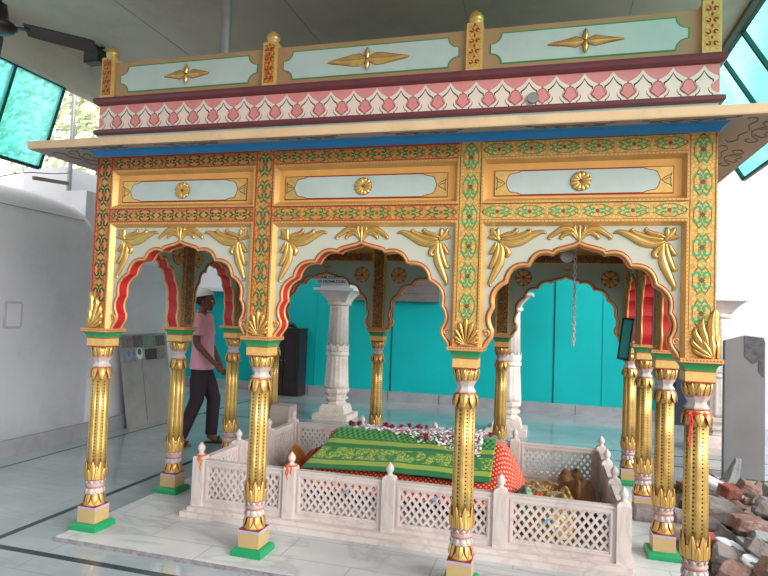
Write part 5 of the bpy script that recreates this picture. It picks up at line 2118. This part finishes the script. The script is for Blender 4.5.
# pose: facing local +x, right side (-y) towards the camera; left leg forward, right foot behind
PEL = (0.0, 0.0, 0.90)
KR, AR = (-0.02, -0.10, 0.50), (-0.17, -0.10, 0.095)
KL, AL = (0.13, 0.09, 0.49), (0.12, 0.09, 0.085)
SR, ER, WR = (-0.015, -0.185, 1.385), (-0.03, -0.235, 1.115), (0.150, -0.235, 0.930)
SLs, EL, WL = (0.0, 0.185, 1.385), (0.04, 0.225, 1.11), (0.16, 0.20, 0.88)


def hand(w, d, side):
    """chains for palm and five fingers: wrist point, forearm direction, thumb side"""
    d = Vector(d).normalized()
    yv = Vector((0, 1, 0)) * side
    up = d.cross(yv).normalized()
    P = Vector(w) + d * 0.045
    Q = Vector(w) + d * 0.085
    ch = [[('w' + str(side), tuple(w), 0.025), ('p' + str(side), tuple(P), (0.030, 0.020)), ('q' + str(side), tuple(Q), (0.032, 0.017))]]
    for i, (off, L) in enumerate(((-0.027, 0.060), (-0.009, 0.074), (0.009, 0.070), (0.027, 0.056))):
        a = Q + up * off
        k1 = a + d * L * 0.5 + yv * 0.004
        k2 = a + d * L * 0.85 + yv * 0.020
        k3 = a + d * L * 0.95 + yv * 0.038
        ch.append([('q' + str(side), 0, 0), ('f%d%da' % (side, i), tuple(a + d * 0.012), 0.0095), ('f%d%db' % (side, i), tuple(k1), 0.009), ('f%d%dc' % (side, i), tuple(k2), 0.008), ('f%d%dd' % (side, i), tuple(k3), 0.007)])
    t = P + up * 0.030
    ch.append([('p' + str(side), 0, 0), ('t%da' % side, tuple(t), 0.012), ('t%db' % side, tuple(t + up * 0.022 + d * 0.030), 0.010), ('t%dc' % side, tuple(t + up * 0.026 + d * 0.056 + yv * 0.01), 0.008)])
    return ch


def foot(a, nm, pitch):
    A = Vector(a)
    c, s = cos(pitch), sin(pitch)
    def F(x, z):
        return (A.x + x * c - z * s, A.y, A.z + x * s + z * c)
    return [[(nm + 'an', a, 0.042), (nm + 'h', F(-0.035, -0.055), 0.036), ], [(nm + 'an', a, 0.042), (nm + 'm', F(0.075, -0.050), (0.040, 0.028)), (nm + 't', F(0.155, -0.064), (0.040, 0.018)), (nm + 'e', F(0.185, -0.067), (0.030, 0.013))]]


chains = [[('pel', PEL, (0.085, 0.065)), ('waist', (0.0, 0, 1.06), (0.10, 0.07)), ('chest', (-0.012, 0, 1.25), (0.11, 0.075)), ('up', (-0.012, 0, 1.38), (0.085, 0.06)),
           ('neck', (-0.012, 0, 1.445), 0.056), ('nape', (0.0, 0, 1.545), 0.056)],
          [('up', 0, 0), ('shR', SR, 0.050), ('elR', ER, 0.043), ('w1', WR, 0.028)],
          [('up', 0, 0), ('shL', SLs, 0.050), ('elL', EL, 0.043), ('w-1', WL, 0.028)],
          [('pel', 0, 0), ('hipR', (-0.0, -0.08, 0.85), 0.065), ('knR', KR, 0.058), ('ran', AR, 0.040)],
          [('pel', 0, 0), ('hipL', (0.0, 0.08, 0.85), 0.065), ('knL', KL, 0.058), ('lan', AL, 0.040)]]
chains += hand(WR, Vector(WR) - Vector(ER), 1) + hand(WL, Vector(WL) - Vector(EL), -1)
chains += foot(AR, 'r', radians(-22)) + foot(AL, 'l', 0.0)
body = skin('body', chains, M_skin, man, 'pel')
hd = MB()
for c, sc in (((-0.005, 0, 1.600), (0.098, 0.077, 0.095)), ((0.030, 0, 1.555), (0.066, 0.061, 0.092)), ((0.052, 0, 1.492), (0.040, 0.042, 0.030)),
              ((0.074, 0, 1.596), (0.026, 0.052, 0.013)), ((0.094, 0, 1.566), (0.014, 0.011, 0.026)), ((0.104, 0, 1.549), (0.017, 0.017, 0.011)),
              ((0.086, 0, 1.522), (0.014, 0.024, 0.007)), ((0.084, 0, 1.511), (0.014, 0.022, 0.007)), ((0.064, 0.034, 1.548), (0.026, 0.022, 0.020)), ((0.064, -0.034, 1.548), (0.026, 0.022, 0.020)),
              ((-0.004, 0.080, 1.562), (0.017, 0.011, 0.031)), ((-0.004, -0.080, 1.562), (0.017, 0.011, 0.031))):
    hd.ball(c, 1.0, M_skin, 24, 16, sc)
hm = hd.make('head')
bm = bmesh.new()
bm.from_mesh(body.data)
bm.from_mesh(hm)
bm.to_mesh(body.data)
bm.free()
md = body.modifiers.new('one_surface', 'REMESH')
md.mode = 'VOXEL'
md.voxel_size = 0.0055
md.use_smooth_shade = True
sm = body.modifiers.new('soften', 'SMOOTH')
sm.iterations = 3
sm.factor = 0.4


def garment(name, m, rings, tubes, vox=0.008):
    b = MB()
    n = 32
    vs, fs = [], []
    for z, cx, rx, ry in rings:
        vs += [(cx + rx * cos(2 * pi * k / n), ry * sin(2 * pi * k / n), z) for k in range(n)]
    for j in range(len(rings) - 1):
        fs += [(j * n + k, j * n + (k + 1) % n, (j + 1) * n + (k + 1) % n, (j + 1) * n + k) for k in range(n)]
    fs += [tuple(range(n))[::-1], tuple(range((len(rings) - 1) * n, len(rings) * n))]
    b.add(vs, fs, m, True)
    for pts, rad in tubes:
        b.tube(pts, rad, 20, m)
    o = b.build(name, man)
    md = o.modifiers.new('one_surface', 'REMESH')
    md.mode = 'VOXEL'
    md.voxel_size = vox
    md.use_smooth_shade = True
    sm = o.modifiers.new('soften', 'SMOOTH')
    sm.iterations = 5
    sm.factor = 0.5
    return o


V_ = lambda a, b_, t: tuple(Vector(a).lerp(Vector(b_), t))
shirt = garment('polo_shirt', M_pink, [(0.825, 0.0, 0.130, 0.168), (0.90, 0.002, 0.128, 0.166), (1.0, 0.004, 0.120, 0.158), (1.08, 0.006, 0.115, 0.154), (1.22, 0.0, 0.118, 0.166), (1.33, -0.008, 0.110, 0.172),
                                       (1.39, -0.012, 0.092, 0.160), (1.425, -0.012, 0.076, 0.115), (1.450, -0.012, 0.066, 0.074)],
                [([(SR[0], SR[1] * 0.72, SR[2] - 0.01), SR, V_(SR, ER, 0.35), V_(SR, ER, 0.70)], [0.066, 0.072, 0.068, 0.070]),
                 ([(SLs[0], SLs[1] * 0.72, SLs[2] - 0.01), SLs, V_(SLs, EL, 0.35), V_(SLs, EL, 0.70)], [0.066, 0.072, 0.068, 0.070])])
b = MB()
b.lathe([(0.070, 1.425), (0.074, 1.448), (0.069, 1.470), (0.062, 1.474), (0.060, 1.45)], 28, M_pink, (-0.010, 0, 0), cap=False)
b.lathe([(0.0745, 1.444), (0.0745, 1.452)], 28, M_pinkdark, (-0.010, 0, 0), cap=False)
b.build('collar', shirt)
garment('trousers', M_trouser, [(0.78, 0.0, 0.112, 0.160), (0.86, 0.0, 0.120, 0.164), (0.93, 0.0, 0.112, 0.156), (0.99, 0.0, 0.098, 0.140)],
        [([(-0.005, -0.080, 0.86), V_((-0.005, -0.085, 0.82), KR, 0.4), KR, V_(KR, AR, 0.5), V_(KR, AR, 0.97)], [0.080, 0.094, 0.076, 0.070, 0.066]),
         ([(0.005, 0.080, 0.86), V_((0.005, 0.085, 0.82), KL, 0.4), KL, V_(KL, AL, 0.5), V_(KL, AL, 0.97)], [0.080, 0.094, 0.076, 0.070, 0.066])])


def shell(name, c, sc, m, cuts, parent):
    """part of an ellipsoid; cuts: (point, normal), the side the normal points to is removed"""
    b = MB()
    b.ball(c, 1.0, m, 48, 32, sc)
    o = b.build(name, parent)
    bm = bmesh.new()
    bm.from_mesh(o.data)
    for co, no in cuts:
        bmesh.ops.bisect_plane(bm, geom=bm.verts[:] + bm.edges[:] + bm.faces[:], plane_co=co, plane_no=no, clear_outer=True)
    bm.to_mesh(o.data)
    bm.free()
    md = o.modifiers.new('thickness', 'SOLIDIFY')
    md.thickness = 0.004
    return o


shell('skullcap', (-0.007, 0, 1.603), (0.106, 0.086, 0.108), M_cap, [((0, 0, 1.628), (0.20, 0, -1))], man)
shell('hair', (-0.006, 0, 1.600), (0.1015, 0.0810, 0.0985), M_hair, [((0, 0, 1.535), (0, 0, -1)), ((0.0, 0, 1.58), (1, 0, -0.55))], man)
for sd in (-1, 1):
    b = MB()
    b.ball((0.079, sd * 0.030, 1.576), 0.0115, M_wall2, 12, 8)
    b.ball((0.0885, sd * 0.031, 1.576), 0.0045, M_hair, 8, 6)
    b.build('eye', man)
    b = MB()
    b.tube([(0.084, sd * 0.050, 1.594), (0.097, sd * 0.032, 1.601), (0.100, sd * 0.014, 1.598)], 0.0035, 6, M_hair)
    b.build('eyebrow', man)
b = MB()
b.tube([(0.091, -0.021, 1.5165), (0.0985, 0, 1.5165), (0.091, 0.021, 1.5165)], [0.002, 0.003, 0.002], 8, mat('dark_lips', '#4a2522', 0.5))
b.build('mouth', man)
for A, pit in ((AR, radians(-22)), (AL, 0.0)):
    b = MB()
    out = [(-0.070, -0.030), (-0.060, -0.040), (0.02, -0.038), (0.11, -0.048), (0.18, -0.040), (0.205, -0.005), (0.19, 0.030), (0.12, 0.042), (0.02, 0.036), (-0.055, 0.038), (-0.075, 0.0)]
    b.add([(x, y, -0.083) for x, y in out] + [(x, y, -0.068) for x, y in out],
          [list(range(11))[::-1], list(range(11, 22))] + [(i, (i + 1) % 11, 11 + (i + 1) % 11, 11 + i) for i in range(11)], M_sandal)
    b.tube([(0.08, -0.042, -0.07), (0.085, -0.030, -0.025), (0.09, 0, -0.012), (0.085, 0.030, -0.025), (0.08, 0.042, -0.07)], 0.012, 6, M_sandal)
    b.build('sandal', man, mtx=Matrix.Translation(A) @ Matrix.Rotation(-pit, 4, 'Y'))

# lettering as meshes
dg = bpy.context.evaluated_depsgraph_get()
for t in [o for o in COL.objects if o.type == 'FONT']:
    me = bpy.data.meshes.new_from_object(t.evaluated_get(dg))
    n_, p_, l_, r_ = t.name, t.parent, tuple(t.location), tuple(t.rotation_euler)
    bpy.data.objects.remove(t)
    o = put('lettering', me, p_, l_)
    o.rotation_euler = r_
